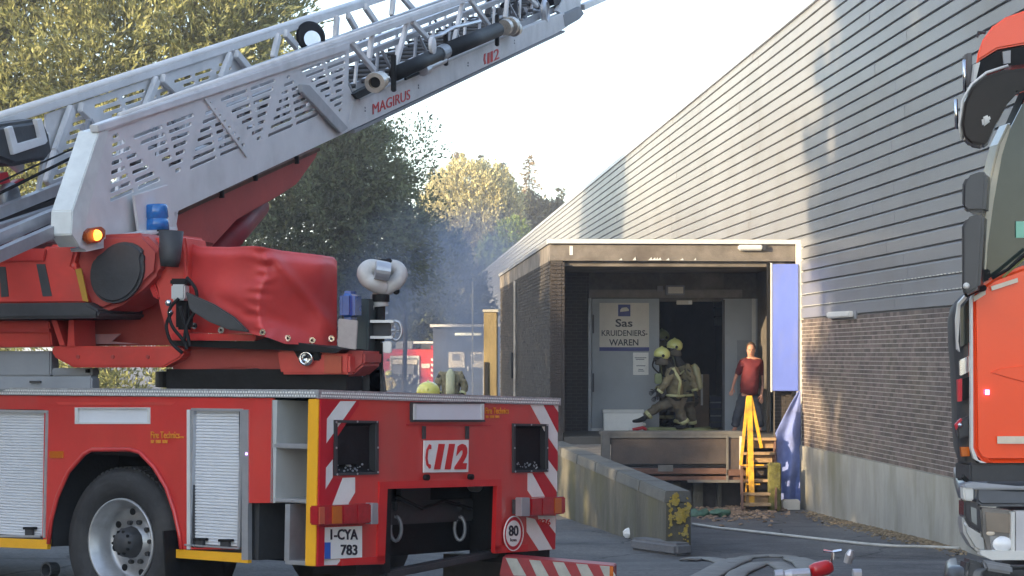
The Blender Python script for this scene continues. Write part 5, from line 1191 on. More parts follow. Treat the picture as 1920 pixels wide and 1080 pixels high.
fpoly('bumper_under', [(1832, 1052), (1852, 1062), (RGT, 1068), (RGT, 1170), (1800, 1160), (1814, 1048)], MATS['bumper_dark'], off=.10, th=.1, bevel=.015)
fpoly('fog_step', [(1842, 1050), (1900, 1060), (1900, 1078), (1850, 1070)], mat('step_grey', (.2, .21, .23), .4), off=.12, th=.05, bevel=.01)
# truck body and front wheel behind the cab
MB().prism([FP.p(1990, 870, -.3), FP.p(RGT-60, 870, -.3), FP.p(RGT-60, 90, -.3), FP.p(1990, 90, -.3)], V((.20, 1, 0))*5).build('body_side', ORG, fe)
fw_ = MB().lathe(FP.p(1880, 1120, -.9), (-1, .2, 0), [(0, 0), (.3, 0), (.48, .02), (.5, -.03), (.5, -.25), (0, -.3)], 40).build('wheel', RUB, fe, smooth=True)
# ------------------------------------------------------------------ trees
def leafmesh(cs, ds, L_, W_, rnd, up=.3):
    n = len(cs); d = ds+rnd.normal(0, .35, (n, 3)); d /= np.linalg.norm(d, axis=1)[:, None]
    r = rnd.normal(0, 1, (n, 3)); r[:, 2] *= .6; s = np.cross(d, r); s /= np.linalg.norm(s, axis=1)[:, None]+1e-9
    l = (L_*rnd.uniform(.6, 1.25, n))[:, None]; w_ = (W_*rnd.uniform(.6, 1.25, n))[:, None]
    nn_ = np.cross(d, s)*w_*.3
    v = np.stack([cs, cs+d*l*.45+s*w_*.5+nn_, cs+d*l, cs+d*l*.45-s*w_*.5+nn_], 1).reshape(-1, 3)
    f = np.arange(n*4).reshape(-1, 4)
    return v, f
def npmesh(name, v, f):
    me = bpy.data.meshes.new(name); me.vertices.add(len(v)); me.vertices.foreach_set('co', v.astype(np.float32).ravel())
    me.loops.add(f.size); me.loops.foreach_set('vertex_index', f.astype(np.int32).ravel())
    me.polygons.add(len(f)); me.polygons.foreach_set('loop_start', np.arange(0, f.size, 4, dtype=np.int32)); me.polygons.foreach_set('loop_total', np.full(len(f), 4, dtype=np.int32))
    me.update(); return me
def tree(name, label, base, blobs, nshoot, per, L_, W_, m, seed, group=None, shoot=.6, h=None, trunk=.25, hollow=.55, updir=.7):
    rnd = np.random.default_rng(seed); t = thing(name, label, 'tree', base, group)
    vol = np.array([b[3]*b[4]*b[5] for b in blobs])**.66; pr = vol/vol.sum()
    P_ = []; D_ = []
    for bi, cnt in enumerate((pr*nshoot).astype(int)):
        cx_, cy_, cz_, rx, ry, rz = blobs[bi]
        u = rnd.normal(0, 1, (cnt, 3)); u /= np.linalg.norm(u, axis=1)[:, None]
        k = (hollow+(1-hollow)*rnd.random(cnt)**.6)
        lump = np.array([1+.22*noise.noise(V((a*2.2+seed, b*2.2, c*2.2)))+.12*noise.noise(V((a*6, b*6, c*6+seed))) for a, b, c in u])
        p = np.array([cx_, cy_, cz_])+u*(k*lump)[:, None]*np.array([rx, ry, rz])
        dd_ = u*.7+np.array([0, 0, updir])+rnd.normal(0, .35, (cnt, 3)); dd_ /= np.linalg.norm(dd_, axis=1)[:, None]
        P_.append(p); D_.append(dd_)
    P_ = np.concatenate(P_); D_ = np.concatenate(D_); n = len(P_)
    tt = rnd.random((n, per)); c = P_[:, None, :]+D_[:, None, :]*(tt[:, :, None]*shoot)+rnd.normal(0, shoot*.13, (n, per, 3))
    dirs = np.repeat(D_[:, None, :], per, 1)
    v, f = leafmesh(c.reshape(-1, 3), dirs.reshape(-1, 3), L_, W_, rnd)
    keep = v[:, 2].reshape(-1, 4).min(1) > base[2]+.05
    me = npmesh('crown', v, f[:]); 
    link('crown', me, m, t)
    top = max(b[2] for b in blobs); b = MB(); B0 = V(base)
    b.tube([B0, B0+V((.1, 0, top*.35)), B0+V((-.05, .1, top*.7)), B0+V((.05, 0, top))], [trunk, trunk*.8, trunk*.5, trunk*.15], 8)
    rr = random.Random(seed)
    for bl in blobs:
        for _ in range(3):
            z = bl[2]-bl[5]*rr.uniform(.2, .7); z = max(z, base[2]+1); s_ = V((base[0], base[1], z*.8+.3)); e = V((bl[0]+rr.uniform(-.6, .6)*bl[3], bl[1]+rr.uniform(-.5, .5)*bl[4], bl[2]+rr.uniform(-.3, .6)*bl[5]))
            b.tube([s_, s_.lerp(e, .5)+V((0, 0, .3)), e], [trunk*.3, trunk*.18, trunk*.05], 5)
    b.build('trunk', BARK, t, smooth=True)
    return t
WIL = leafmat('willow_leaves', (.265, .275, .115), 0, .35)
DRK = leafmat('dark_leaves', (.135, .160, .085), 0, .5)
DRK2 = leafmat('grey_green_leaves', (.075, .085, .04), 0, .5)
GLD = leafmat('golden_leaves', (.45, .41, .20), 0, .5)
LIM = leafmat('lime_leaves', (.18, .24, .04), 0, .7)
CON = leafmat('conifer_needles', (.07, .075, .04), 0, .5)
CONB = leafmat('conifer_brown_needles', (.26, .19, .10), 0, .5)
def bl(px, py, d, r, ry=None, rz=None):
    p = at(px, py, d); return (p.x, p.y, p.z, r, ry or r, rz or r)
tree('willow_tree', 'tall sunlit tree with narrow pale leaves filling the upper left behind the ladder', (-15.5, 62, -.9),
     [bl(-120, 120, 61, 3.2, 2.5, 4.6), bl(60, 60, 60, 3.2, 2.4, 4.6), bl(-20, 420, 60, 3.0, 2.2, 3.6), bl(40, -160, 62, 3.4)], 5200, 13, .26, .075, WIL, 1, shoot=.75, hollow=.3)
tree('willow_tree', 'sunlit narrow leaved tree whose crown ends above the middle of the ladder', (-9.5, 61, -.8),
     [bl(230, 60, 60, 2.9, 2.3, 4.2), bl(390, 20, 60, 2.6, 2.3, 3.6), bl(210, 380, 60, 3.0, 2.2, 3.4), bl(490, -15, 61, 1.35, 1.6, 2.4), bl(300, -200, 62, 3), bl(420, 180, 61, 1.6, 1.8, 2.2)], 5200, 13, .26, .075, WIL, 2, shoot=.75, hollow=.3)
tree('willow_bush', 'bright leafy bush seen in the gap under the red turntable', (-11.6, 57, -.8), [bl(240, 705, 56, 1.9, 1.5, 1.6), bl(120, 690, 56, 1.6, 1.5, 1.4)], 700, 13, .22, .06, WIL, 3, shoot=.6, trunk=.08)
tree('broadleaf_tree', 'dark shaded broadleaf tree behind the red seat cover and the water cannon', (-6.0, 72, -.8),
     [bl(600, 400, 70, 3.0, 2.6, 3.0), bl(665, 330, 70, 1.7, 2, 1.9), bl(500, 520, 69, 2.6, 2.4, 2.4), bl(720, 470, 71, 1.6, 1.8, 1.8), bl(560, 300, 72, 2.2), bl(590, 610, 70, 2.0, 2, 2.2), bl(640, 275, 70, 1.3, 1.5, 1.0)], 5200, 11, .20, .11, DRK, 4, shoot=.6, hollow=.35, updir=.1)
tree('birch_tree', 'thin sparse tree with small leaves against the sky right of the dark tree', (-4.0, 75, -.8),
     [bl(745, 330, 74, 1.2, 1.2, 1.8), bl(775, 285, 74, .8, 1, 1.1), bl(760, 420, 74, 1.4, 1.4, 1.6), bl(800, 500, 74, 1.3, 1.3, 1.5)], 430, 8, .15, .09, DRK, 5, shoot=.9, hollow=.2, updir=.5, trunk=.1)
tree('golden_tree', 'rounded golden tree in full sun in the middle distance', (-3.3, 172, -.9),
     [bl(884, 400, 170, 3.7, 3.4, 3.9), bl(845, 425, 170, 2.7, 3, 3.4), bl(925, 425, 170, 2.4, 3, 3.8), bl(890, 510, 170, 3.6, 3, 3.6)], 5200, 12, .34, .15, GLD, 6, shoot=.8, hollow=.72, updir=1.2)
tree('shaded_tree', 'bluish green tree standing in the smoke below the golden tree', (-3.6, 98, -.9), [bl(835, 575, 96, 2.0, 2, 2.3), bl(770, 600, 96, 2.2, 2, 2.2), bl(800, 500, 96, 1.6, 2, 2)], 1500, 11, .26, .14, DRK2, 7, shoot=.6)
tree('lime_bush', 'bright lime green young tree just above the bay roof edge', (-.3, 169, -.9), [bl(962, 450, 167, 1.15, 1.3, 1.5), bl(928, 478, 167, 1.2, 1.3, 1.4), bl(945, 500, 167, 1.5, 1.3, 1.6)], 700, 12, .3, .17, LIM, 8, shoot=.5, trunk=.06)
def conifer(label, px, pyt, d, rb, m, seed, name='conifer_tree'):
    rnd = np.random.default_rng(seed); top = at(px, pyt, d); base = V((top.x, d, -.9)); H = top.z+.9
    t = thing(name, label, 'tree', base); cs = []; ds = []
    z = 2.0
    b = MB().tube([base, top], [.22, .03], 7)
    while z < H-.2:
        f = 1-z/H; R = rb*f**.85*(1+.25*rnd.normal()*.6)+.1
        for k in range(max(4, int(8*f)+3)):
            a = rnd.uniform(0, 2*math.pi); r_ = R*rnd.uniform(.55, 1.15)
            n_ = int(8+20*f); tt = rnd.random(n_)**.7
            c = np.stack([top.x+math.cos(a)*r_*tt+rnd.normal(0, .08, n_), d+math.sin(a)*r_*tt+rnd.normal(0, .08, n_), -.9+z-.28*r_*tt+rnd.normal(0, .07, n_)], 1)
            cs.append(c); ds.append(np.tile([math.cos(a)*.8, math.sin(a)*.8, -.1], (n_, 1)))
            b.tube([V((top.x, d, z-.9)), V((top.x+math.cos(a)*r_*.9, d+math.sin(a)*r_*.9, z-.9-.28*r_*.9))], [.03, .008], 3)
        z += .30
    v, f_ = leafmesh(np.concatenate(cs), np.concatenate(ds), .42, .13, rnd)
    link('crown', npmesh('crown', v, f_), m, t); b.build('trunk', BARK, t)
conifer('tall brown tipped conifer right of the golden tree', 992, 288, 190, 5.2, CONB, 21)
conifer('dark conifer between the golden tree and the brown tipped conifer', 944, 298, 200, 2.7, CON, 22)
conifer('low dark conifer close above the warehouse roof line', 1052, 345, 190, 2.2, CON, 23)
conifer('conifer tip rising behind the left top of the golden tree', 853, 280, 205, 3.6, CONB, 24)
conifer('thin conifer tip behind the centre of the golden tree', 906, 285, 205, 2.7, CON, 25)
conifer('small conifer at the left shoulder of the golden tree', 815, 308, 200, 2.8, CON, 26)
tree('shaded_tree', 'dark tree in shade below the conifers at the warehouse roof line', (1.2, 186, -.9), [bl(985, 420, 180, 2.3, 2.2, 2.4), bl(1030, 415, 182, 1.8, 2, 1.6), bl(960, 430, 181, 1.6)], 1100, 11, .36, .17, CON, 9, shoot=.5)
hd = tree('far_hedge', 'dark row of bushes closing the yard far behind the smoke', (-7, 225, -.9), [bl(x, 600+10*math.sin(x), 220, 5, 3, 5) for x in range(420, 960, 110)], 2600, 10, .45, .3, DRK2, 10, shoot=1.)
# trees along the yard's left edge, outside the frame, whose shade lies over the yard
SHD = leafmat('hedge_leaves', (.05, .065, .02), 0, .4)
def castree(label, x, y, h, r, seed):
    rnd = np.random.default_rng(seed)
    tree('yard_tree', label, (x, y, -.2), [(x, y, h*.72, r, r, h*.30), (x, y, h*.38, r*1.02, r, h*.36), (x+.3, y-.5, h*.16, r, r, h*.2)], 560, 9, .9, .55, SHD, seed, 'tall trees along the left edge of the yard', shoot=1.0, hollow=.15)
LBL = 'tall leafy tree in the row along the left edge of the yard'
for i, y in enumerate((-22.5, -18.8, -15, -11.3, -7.6, -3.9, -.3, 3.4, 7.2, 10.8)): castree(LBL, -26.2-.3*(i % 2), y, 19.6+.9*(i % 3), 2.95, 100+i)
LBH = 'lower bushy tree in the row along the left edge of the yard'
for i, y in enumerate((20.9, 24.8, 28.8, 32.6)):
    rnd = 0
    tree('yard_bush', LBH, (-26.2, y, -.2), [(-26.2, y, 7.6-(1.4 if i == 0 else 0), 2.6, 2.5, 4.1), (-26.2, y, 3.2, 2.7, 2.6, 3.2)], 480, 9, .8, .5, SHD, 130+i, 'low trees along the left edge of the yard', shoot=.9, hollow=.15)
# ------------------------------------------------------------------ far yard: container, engine, pillar, pole
cn = thing('container_shed', 'blue grey steel container shed with a flat roof at the back of the yard', 'shed', (-2.6, 80, -.9))
K = FL(80)
rect('wall', K, 812, 612, 935, 760, BLUW, cn, th=4); rect('roof', K, 806, 608, 940, 613, TRIM, cn, th=4.3, off=.2)
rect('door_leaf', K, 836, 634, 868, 760, BLUW, cn, th=.05, off=.04); rect('door_leaf', K, 870, 634, 905, 760, BLUW, cn, th=.05, off=.04)
rect('tube_lamp', K, 853, 624, 902, 629, mat('lit_tube', (.9, .85, .7), .4, emit=(1, .9, .6), estr=.8), cn, th=.08, off=.1)
rect('notice', K, 841, 660, 871, 689, CREAM, cn, th=.02, off=.07); rect('notice', K, 883, 660, 907, 689, CREAM, cn, th=.02, off=.07)
for a in (848, 889): rect('notice_print', K, a, 664, a+14, 676, MGR, cn, th=.01, off=.08)
rect('door_handle', K, 876, 686, 879, 696, TRIM, cn, th=.05, off=.09); rect('vent', K, 874, 635, 886, 640, MGR, cn, th=.03, off=.07)
rect('door_frame', K, 905, 655, 908, 760, TRIM, cn, th=.05, off=.06)
f2 = thing('rescue_engine', 'small distant fire engine seen from behind with an open equipment bay', 'fire truck', (-4.2, 83, -.9))
K2 = FL(83)
rect('body', K2, 705, 655, 819, 760, RED, f2, th=6, bevel=.03); rect('roof_gear', K2, 742, 640, 775, 656, ALUD, f2, th=2, bevel=.05); rect('roof_rail', K2, 775, 640, 815, 644, TRIM, f2, th=2); rect('roof_box', K2, 790, 644, 812, 655, DGR, f2, th=2)
rect('bay_frame', K2, 731, 667, 786, 760, TRIM, f2, th=.06, off=.05); rect('bay_inside', K2, 734, 672, 783, 760, DGR, f2, th=.02, off=.06)
rect('rolled_shutter', K2, 736, 674, 782, 683, CREAM, f2, th=.05, off=.10); rect('pump_panel', K2, 736, 685, 776, 702, ALUD, f2, th=.05, off=.09); 
pc = MB(); rr = random.Random(9)
for _ in range(26): pc.ball(K2.p(rr.uniform(740, 782), rr.uniform(704, 735), .1), rr.uniform(.04, .09), 5)
pc.build('pump_fittings', ALUD, f2, kind='stuff')
for x0, sgn in ((704, 1), (808, -1)):
    rect('side_strip', K2, x0, 672, x0+10, 712, RWHITE, f2, th=.02, off=.04)
    for k in range(4): poly('stripe', K2, [(x0, 676+k*10+(4 if sgn > 0 else 0)), (x0+10, 676+k*10+(0 if sgn > 0 else 4)), (x0+10, 681+k*10+(0 if sgn > 0 else 4)), (x0, 681+k*10+(4 if sgn > 0 else 0))], RRED, f2, th=.01, off=.045)
rect('number_patch', K2, 790, 682, 806, 690, CREAM, f2, th=.02, off=.04); rect('lamp', K2, 808, 648, 816, 656, RLEN, f2, th=.05, off=.04)
gpil = thing('gate_pillar', 'tall sunlit weathered pillar left of the loading bay wall', 'pillar', (-.58, 56, -.9))
K3 = FL(56)
rect('shaft', K3, 907, 584, 933, 780, mat('pillar_stone', (.20, .155, .075), .9, var=.4, scale=3, bump=.3, dirt=(.10, .07, .04), stretch=(1, 1, .3)), gpil, th=.38, bevel=.03); rect('cap', K3, 905, 580, 934, 585, CONC, gpil, th=.42, off=.02); rect('dark_board', K3, 908, 679, 915, 745, BLK, gpil, th=.05, off=.04)
lpst = MB().tube([at(886, 528, 70), at(886, 770, 70)], .03, 8).build('pole', TRIM, label='thin pale pole standing in the smoke behind the container shed roof', cat='pole'); setorigin(lpst)
# details on the bay side wall
rp = MB().tube([B(L-.06, 9.2, 3.35), B(L-.06, 9.2, .4)], .035, 8).build('rain_pipe', mat('pipe_pale', (.30, .28, .25), .7, var=.4, scale=3), la); MB().box((L-.12, 9.6, 1.1), (L, 10.3, 1.7), BM).build('wall_box', BLK, la)

# ------------------------------------------------------------------ people
def limbs(name, chain, m, parent, sub=2, **k):
    return skin(name, chain, [(i, i+1) for i in range(len(chain)-1)], m, parent, sub, **k)
def hand(pts, edges, wi, wpos, direction, s=1., side=1):
    d = V(direction).normalized(); a = d.cross(V((0, 1, 0))).normalized()*side
    if a.length < .5: a = V((1, 0, 0))
    n0 = len(pts); pts.append((wpos+d*.045*s, (.034*s, .018*s))); edges.append((wi, n0))
    pts.append((wpos+d*.085*s, (.036*s, .016*s))); edges.append((n0, n0+1)); pk = n0+1
    for j, (o, l) in enumerate(((-.027, .065), (-.009, .078), (.009, .074), (.027, .058))):
        b = len(pts); pts.append((wpos+d*(.10*s)+a*o*s, .0085*s)); edges.append((pk, b))
        pts.append((wpos+d*(.10+l*.5)*s+a*o*1.15*s+V((0, -.008, 0)), .008*s)); edges.append((b, b+1))
        pts.append((wpos+d*(.10+l)*s+a*o*1.2*s+V((0, -.02, 0)), .007*s)); edges.append((b+1, b+2))
    b = len(pts); pts.append((wpos+d*.06*s+a*.042*s, .010*s)); edges.append((n0, b)); pts.append((wpos+d*.10*s+a*.06*s+V((0, -.02, 0)), .009*s)); edges.append((b, b+1))
# man in the maroon shirt
DM = 40.7
def m_(px, py, dy=0): return at(px, py, DM+dy)
man = thing('person', 'man in a maroon polo shirt and dark jeans standing by the open bay door', 'person', m_(1402, 811))
pts = [(m_(1404, 738), (.12, .09)), (m_(1406, 712, -.02), (.15, .11)), (m_(1408, 690, 0), (.17, .11)), (m_(1408, 676, 0), (.12, .085)), (m_(1408, 669, -.01), (.058, .06)), (m_(1408, 662, -.03), (.078, .09)), (m_(1408, 652, -.03), (.088, .10)), (m_(1408, 645, -.01), (.065, .075))]
edges = [(i, i+1) for i in range(7)]
def addc(root, ch):
    b = len(pts)
    for i, p in enumerate(ch): pts.append(p); edges.append((root if i == 0 else b+i-1, b+i))
    return len(pts)-1
i1 = addc(3, [(m_(1426, 676), .055), (m_(1430, 697, .02), .044), (m_(1431, 718, -.03), .036), (m_(1428, 738, -.08), .027)]); hand(pts, edges, i1, m_(1428, 738, -.08), (-.1, -.1, -1), 1.1, -1)
i2 = addc(3, [(m_(1390, 676), .055), (m_(1384, 695, .04), .044), (m_(1378, 712, .02), .036), (m_(1374, 725, -.05), .027)]); hand(pts, edges, i2, m_(1374, 725, -.05), (-.25, -.1, -1), 1.1, 1)
i3 = addc(0, [(m_(1414, 746), .09), (m_(1420, 775, -.05), .062), (m_(1424, 800, 0), .042), (m_(1425, 807, -.06), .04), (m_(1426, 809, -.16), .03)])
i4 = addc(0, [(m_(1394, 746), .09), (m_(1386, 775, -.04), .062), (m_(1379, 801, .02), .042), (m_(1377, 807, -.06), .04), (m_(1375, 809, -.15), .03)])
skin('body', pts, edges, SKIN, man)
f_ = MB()
for sx in (-1, 1): f_.ball(m_(1408, 656, -.125)+V((sx*.03, .01, .0)), .011, 6)
f_.build('eyes', mat('eye_dark', (.03, .02, .02), .4), man, kind='stuff')
MB().ball(m_(1408, 659.5, -.12), .017, 8, sq=(.8, 1, 1.3)).build('nose', SKIN, man, smooth=True); MB().ball(m_(1408, 664, -.105), .024, 8, sq=(1, .5, .3)).build('mouth', mat('lips', (.32, .10, .09), .5), man, smooth=True)
MB().ball(m_(1401, 658, -.02), .022, 8, sq=(.5, 1, 1.4)).build('ear', SKIN, man, smooth=True); MB().ball(m_(1415, 658, -.02), .022, 8, sq=(.5, 1, 1.4)).build('ear', SKIN, man, smooth=True)
hr = MB().ball(m_(1408, 651, .012), .108, 14, sq=(.88, .98, .98)); hr.build('hair', HAIR, man, smooth=True)
sh_ = [(m_(1404, 742), (.235, .18)), (m_(1405, 728), (.26, .20)), (m_(1406, 710, -.04), (.28, .20)), (m_(1408, 690, 0), (.28, .17)), (m_(1408, 678, 0), (.19, .13)), (m_(1408, 670.5), (.075, .075)), (m_(1424, 680), .095), (m_(1429, 695, .02), .080), (m_(1431, 706, .01), .076), (m_(1392, 680), .095), (m_(1386, 694, .03), .080), (m_(1383, 705, .03), .074)]
skin('polo_shirt', sh_, [(0, 1), (1, 2), (2, 3), (3, 4), (4, 5), (4, 6), (6, 7), (7, 8), (4, 9), (9, 10), (10, 11)], POLO, man, 3)
folds(bpy.data.objects['polo_shirt'], .016)
MB().box(tuple(m_(1405, 692, -.16)), tuple(m_(1410, 690.5, -.15))).build('chest_print', CREAM, man)
tr_ = [(m_(1404, 732), (.20, .15)), (m_(1404, 743), (.22, .16)), (m_(1415, 751), .125), (m_(1422, 776, -.05), .10), (m_(1427, 803, 0), .085), (m_(1393, 751), .125), (m_(1384, 776, -.04), .10), (m_(1377, 803, .02), .085)]
skin('jeans', tr_, [(0, 1), (1, 2), (2, 3), (3, 4), (1, 5), (5, 6), (6, 7)], JEAN, man, 3)
folds(bpy.data.objects['jeans'], .018)
for x, dy in ((1425, 0), (1377, .02)):
    limbs('shoe', [(m_(x, 807, .03+dy), (.05, .045)), (m_(x, 808.5, -.08+dy), (.048, .035)), (m_(x-.5, 809.5, -.19+dy), (.04, .025))], BLK, man)
# firefighters
def bandr(a, b, t, r, m, parent, w_=.05):
    a, b = V(a), V(b); c = a.lerp(b, t); ax = (b-a).normalized()
    MB().lathe(c-ax*w_/2, ax, [(r*.9, 0), (r, .005), (r, w_-.005), (r*.9, w_)], 18).build('reflective_band', m, parent, smooth=True)
def helmet(c, fwd, parent, m=HELM, s=1.):
    fwd = V(fwd).normalized(); c = V(c)
    h = MB(); h.ball(c, .150*s, 14, sq=(1.08, 1, .95))
    h.v = [tuple(V(v) if V(v).z > c.z-.04*s else V((v[0], v[1], c.z-.04*s-(c.z-.04*s-v[2])*(.25 if (V(v)-c).dot(fwd) > 0 else .9)))) for v in h.v]
    hm = h.build('helmet', m, parent, smooth=True)
    MB().tube([c-fwd*.16*s+V((0, 0, .03*s)), c+V((0, 0, .152*s)), c+fwd*.15*s+V((0, 0, .05*s))], .014*s, 6).build('crest', m, hm, smooth=True)
    v_ = MB().ball(c+fwd*.055*s-V((0, 0, .065*s)), .10*s, 10, sq=(1, 1, .9)); v_.build('visor', mat('visor_dark', (.03, .03, .03), .1, coat=1), hm, smooth=True)
    sd_ = fwd.cross(V((0, 0, 1)))
    for k in (1, -1): MB().ball(c+sd_*.145*s*k-V((0, 0, .03)), .03*s, 8, sq=(1, 1, 1)).build('visor_pivot', BLK, hm, smooth=True)
    return hm
def fighter(label, hip, chest, neck, head, aL, aR, lL, lR, fwd, m=GEAR, m2=GEARD, tank=True, grp=None, hm=HELM, loc=None):
    t = thing('person', label, 'person', loc or (hip.x, hip.y, min(p.z for p in lL+lR)-.05), grp)
    fwd = V(fwd).normalized()
    pts = [(hip, (.13, .15)), (hip.lerp(chest, .5), (.13, .16)), (chest, (.15, .18)), (neck, .07), (head-V((0, 0, .03)), .075), (head+V((0, 0, .04)), .07)]; edges = [(i, i+1) for i in range(5)]
    def ad(root, ch, rs):
        b = len(pts)
        for i, (p, r) in enumerate(zip(ch, rs)): pts.append((p, r)); edges.append((root if i == 0 else b+i-1, b+i))
        return len(pts)-1
    e1 = ad(2, aL, (.06, .048, .032)); hand(pts, edges, e1, aL[-1], (aL[-1]-aL[-2]), 1.1, 1)
    e2 = ad(2, aR, (.06, .048, .032)); hand(pts, edges, e2, aR[-1], (aR[-1]-aR[-2]), 1.1, -1)
    ad(0, lL, (.09, .065, .05)); ad(0, lR, (.09, .065, .05))
    skin('body', pts, edges, mat('black_gloves', (.03, .03, .03), .8), t)
    up = chest.lerp(neck, .35)
    jk = [(hip-V((0, 0, .04)), (.17, .18)), (hip.lerp(chest, .5), (.165, .19)), (chest, (.18, .21)), (chest.lerp(neck, .6), (.12, .14))]; je = [(0, 1), (1, 2), (2, 3)]
    for ch in (aL, aR):
        b = len(jk); jk += [(up.lerp(ch[0], .9), .088), (ch[1], .075), (ch[1].lerp(ch[2], .85), .058)]; je += [(2, b), (b, b+1), (b+1, b+2)]
    folds(skin('jacket', jk, je, m, t, 3), .022)
    tk = [(hip, (.165, .175))]; te = []
    for ch in (lL, lR):
        b = len(tk); tk += [(hip.lerp(ch[0], .8), .125), (ch[1], .095), (ch[2]+(ch[1]-ch[2])*.12, .085)]; te += [(0, b), (b, b+1), (b+1, b+2)]
    folds(skin('trousers', tk, te, m2, t, 3), .022)
    for ch in (lL, lR):
        bandr(ch[1], ch[2], .62, .100, BAND, t, .07)
        toe = ch[2]+fwd*.22+V((0, 0, -.04))
        limbs('boot', [(ch[2]+(ch[1]-ch[2])*.15, .062), (ch[2], .062), (ch[2]+fwd*.10-V((0, 0, .03)), (.05, .045)), (toe, (.045, .03))], BLK, t)
    for ch in (aL, aR): bandr(ch[1], ch[2], .7, .070, BAND, t, .05)
    bandr(hip, chest, .15, .205, BAND, t, .05)
    helmet(head+V((0, 0, .04)), fwd, t, hm)
    nk_ = MB().lathe(head-V((0, 0, .01)), (0, 0, -1), [(.10, 0), (.125, .06), (.14, .14), (.11, .16)], 16).build('neck_guard', mat('neck_guard_cloth', (.12, .11, .09), .85, var=.3, bump=.3), t, smooth=True)
    mk_ = MB().ball(head+fwd*.12-V((0, 0, .06)), .055, 8, sq=(1, 1, .9)).build('breathing_mask', mat('mask_black', (.015, .015, .015), .3), t, smooth=True)
    MB().tube(cat([head+fwd*.16-V((0, 0, .08)), head+fwd*.17-V((0, 0, .22)), chest+fwd*.20+V((0, -.06, .0)), chest-fwd*.1+V((0, -.2, .02))]), .016, 8).build('mask_hose', BLK, t, smooth=True)
    if tank:
        bk_ = -fwd; c = chest+bk_*.24; ax = (neck-hip).normalized()
        MB().lathe(c-ax*.32, ax, [(0, 0), (.05, .01), (.085, .06), (.088, .42), (.05, .50), (.02, .54), (0, .54)], 16).build('air_cylinder', mat('cylinder_yellow', (.42, .42, .26), .5), t, smooth=True)
        MB().tube([c+ax*.2, chest+V((0, -.17, .1)), chest+fwd*.18+V((0, -.15, -.05)), hip+fwd*.12+V((0, -.12, .1))], .02, 6).build('harness_strap', BAND, t, smooth=True)
    return t
def a_(px, py, dy=0): return at(px, py, 40.1+dy)
fa_ = fighter('firefighter in a yellow helmet stepping down to the left with one leg stretched forward', a_(1264, 748), a_(1266, 706), a_(1254, 684), a_(1241, 668),
        [a_(1262, 694, -.2), a_(1246, 722, -.28), a_(1234, 738, -.25)], [a_(1258, 694, .2), a_(1244, 724, .22), a_(1230, 732, .1)],
        [a_(1254, 756, -.05), a_(1232, 764, -.1), a_(1206, 786, -.1)], [a_(1270, 758, .1), a_(1276, 778, .08), a_(1287, 798, .12)], (-1, -.12, 0), tank=False, loc=a_(1262, 811))
MB().ball(a_(1240, 735, -.2), .1, 8, sq=(1, .7, 1.2)).build('face_mask_bag', DGR, fa_, smooth=True); MB().tube([a_(1262, 690, -.22), a_(1276, 715, -.22), a_(1272, 740, -.2)], .03, 8).build('shoulder_strap', BAND, fa_, smooth=True)
MB().box(tuple(a_(1228, 720, -.1)), tuple(a_(1240, 700, .08))).build('chest_pack', mat('pack_green', (.22, .25, .12), .7), fa_, bevel=.02)
def b_(px, py, dy=0): return at(px, py, 40.9+dy)
fighter('firefighter carrying an air cylinder close behind the stepping one, in front of the dark doorway', b_(1287, 748), b_(1284, 702), b_(1272, 676), b_(1265, 652),
        [b_(1290, 690, -.2), b_(1300, 718, -.2), b_(1304, 738, -.25)], [b_(1275, 690, .2), b_(1268, 715, .2), b_(1262, 730, .1)],
        [b_(1290, 758, -.05), b_(1296, 778, -.05), b_(1298, 800, 0)], [b_(1280, 758, .1), b_(1276, 778, .1), b_(1270, 799, .1)], (-1, -.2, 0), loc=b_(1285, 811))
def c2(px, py, dy=0): return at(px, py, 43.0+dy)
fighter('firefighter half hidden in the dark doorway behind the other two', c2(1250, 725), c2(1250, 680), c2(1246, 655), c2(1241, 634),
        [c2(1254, 670, -.2), c2(1256, 700, -.2), c2(1252, 715, -.25)], [c2(1245, 670, .2), c2(1240, 700, .2), c2(1236, 712, .2)],
        [c2(1254, 740, 0), c2(1255, 765, 0), c2(1256, 792, 0)], [c2(1244, 740, .1), c2(1243, 765, .1), c2(1242, 792, .1)], (-.8, -.6, 0), m=GEARD, tank=True, loc=c2(1248, 803), hm=mat('helmet_dull', (.30, .34, .16), .4))
# red branch and gear at his foot
vg = thing('hose_coupling', 'red and white hose coupling lying on the bay floor by the raised boot', 'coupling', a_(1203, 812))
MB().tube([a_(1186, 806), a_(1205, 802), a_(1213, 806)], .035, 10).build('coupling_body', RRED, vg, smooth=True); MB().ball(a_(1183, 806), .04, 8).ball(a_(1208, 796), .035, 8).build('coupling_ring', RWHITE, vg, smooth=True)
hz = thing('hose_pile', 'pale green fire hose lying flat across the doorway floor', 'hose', a_(1260, 812))
MB().tube([a_(1216, 806, -.2), a_(1240, 805, .1), a_(1262, 806, .3), a_(1300, 807, .2), a_(1330, 804, .6)], .05, 8).build('hose_length', mat('green_hose', (.20, .23, .11), .8, var=.2), hz, smooth=True); MB().tube([a_(1300, 809, .0), a_(1325, 808, .2), a_(1345, 807, .5)], .04, 8).build('hose_length', MATS['green_hose'], hz, smooth=True)
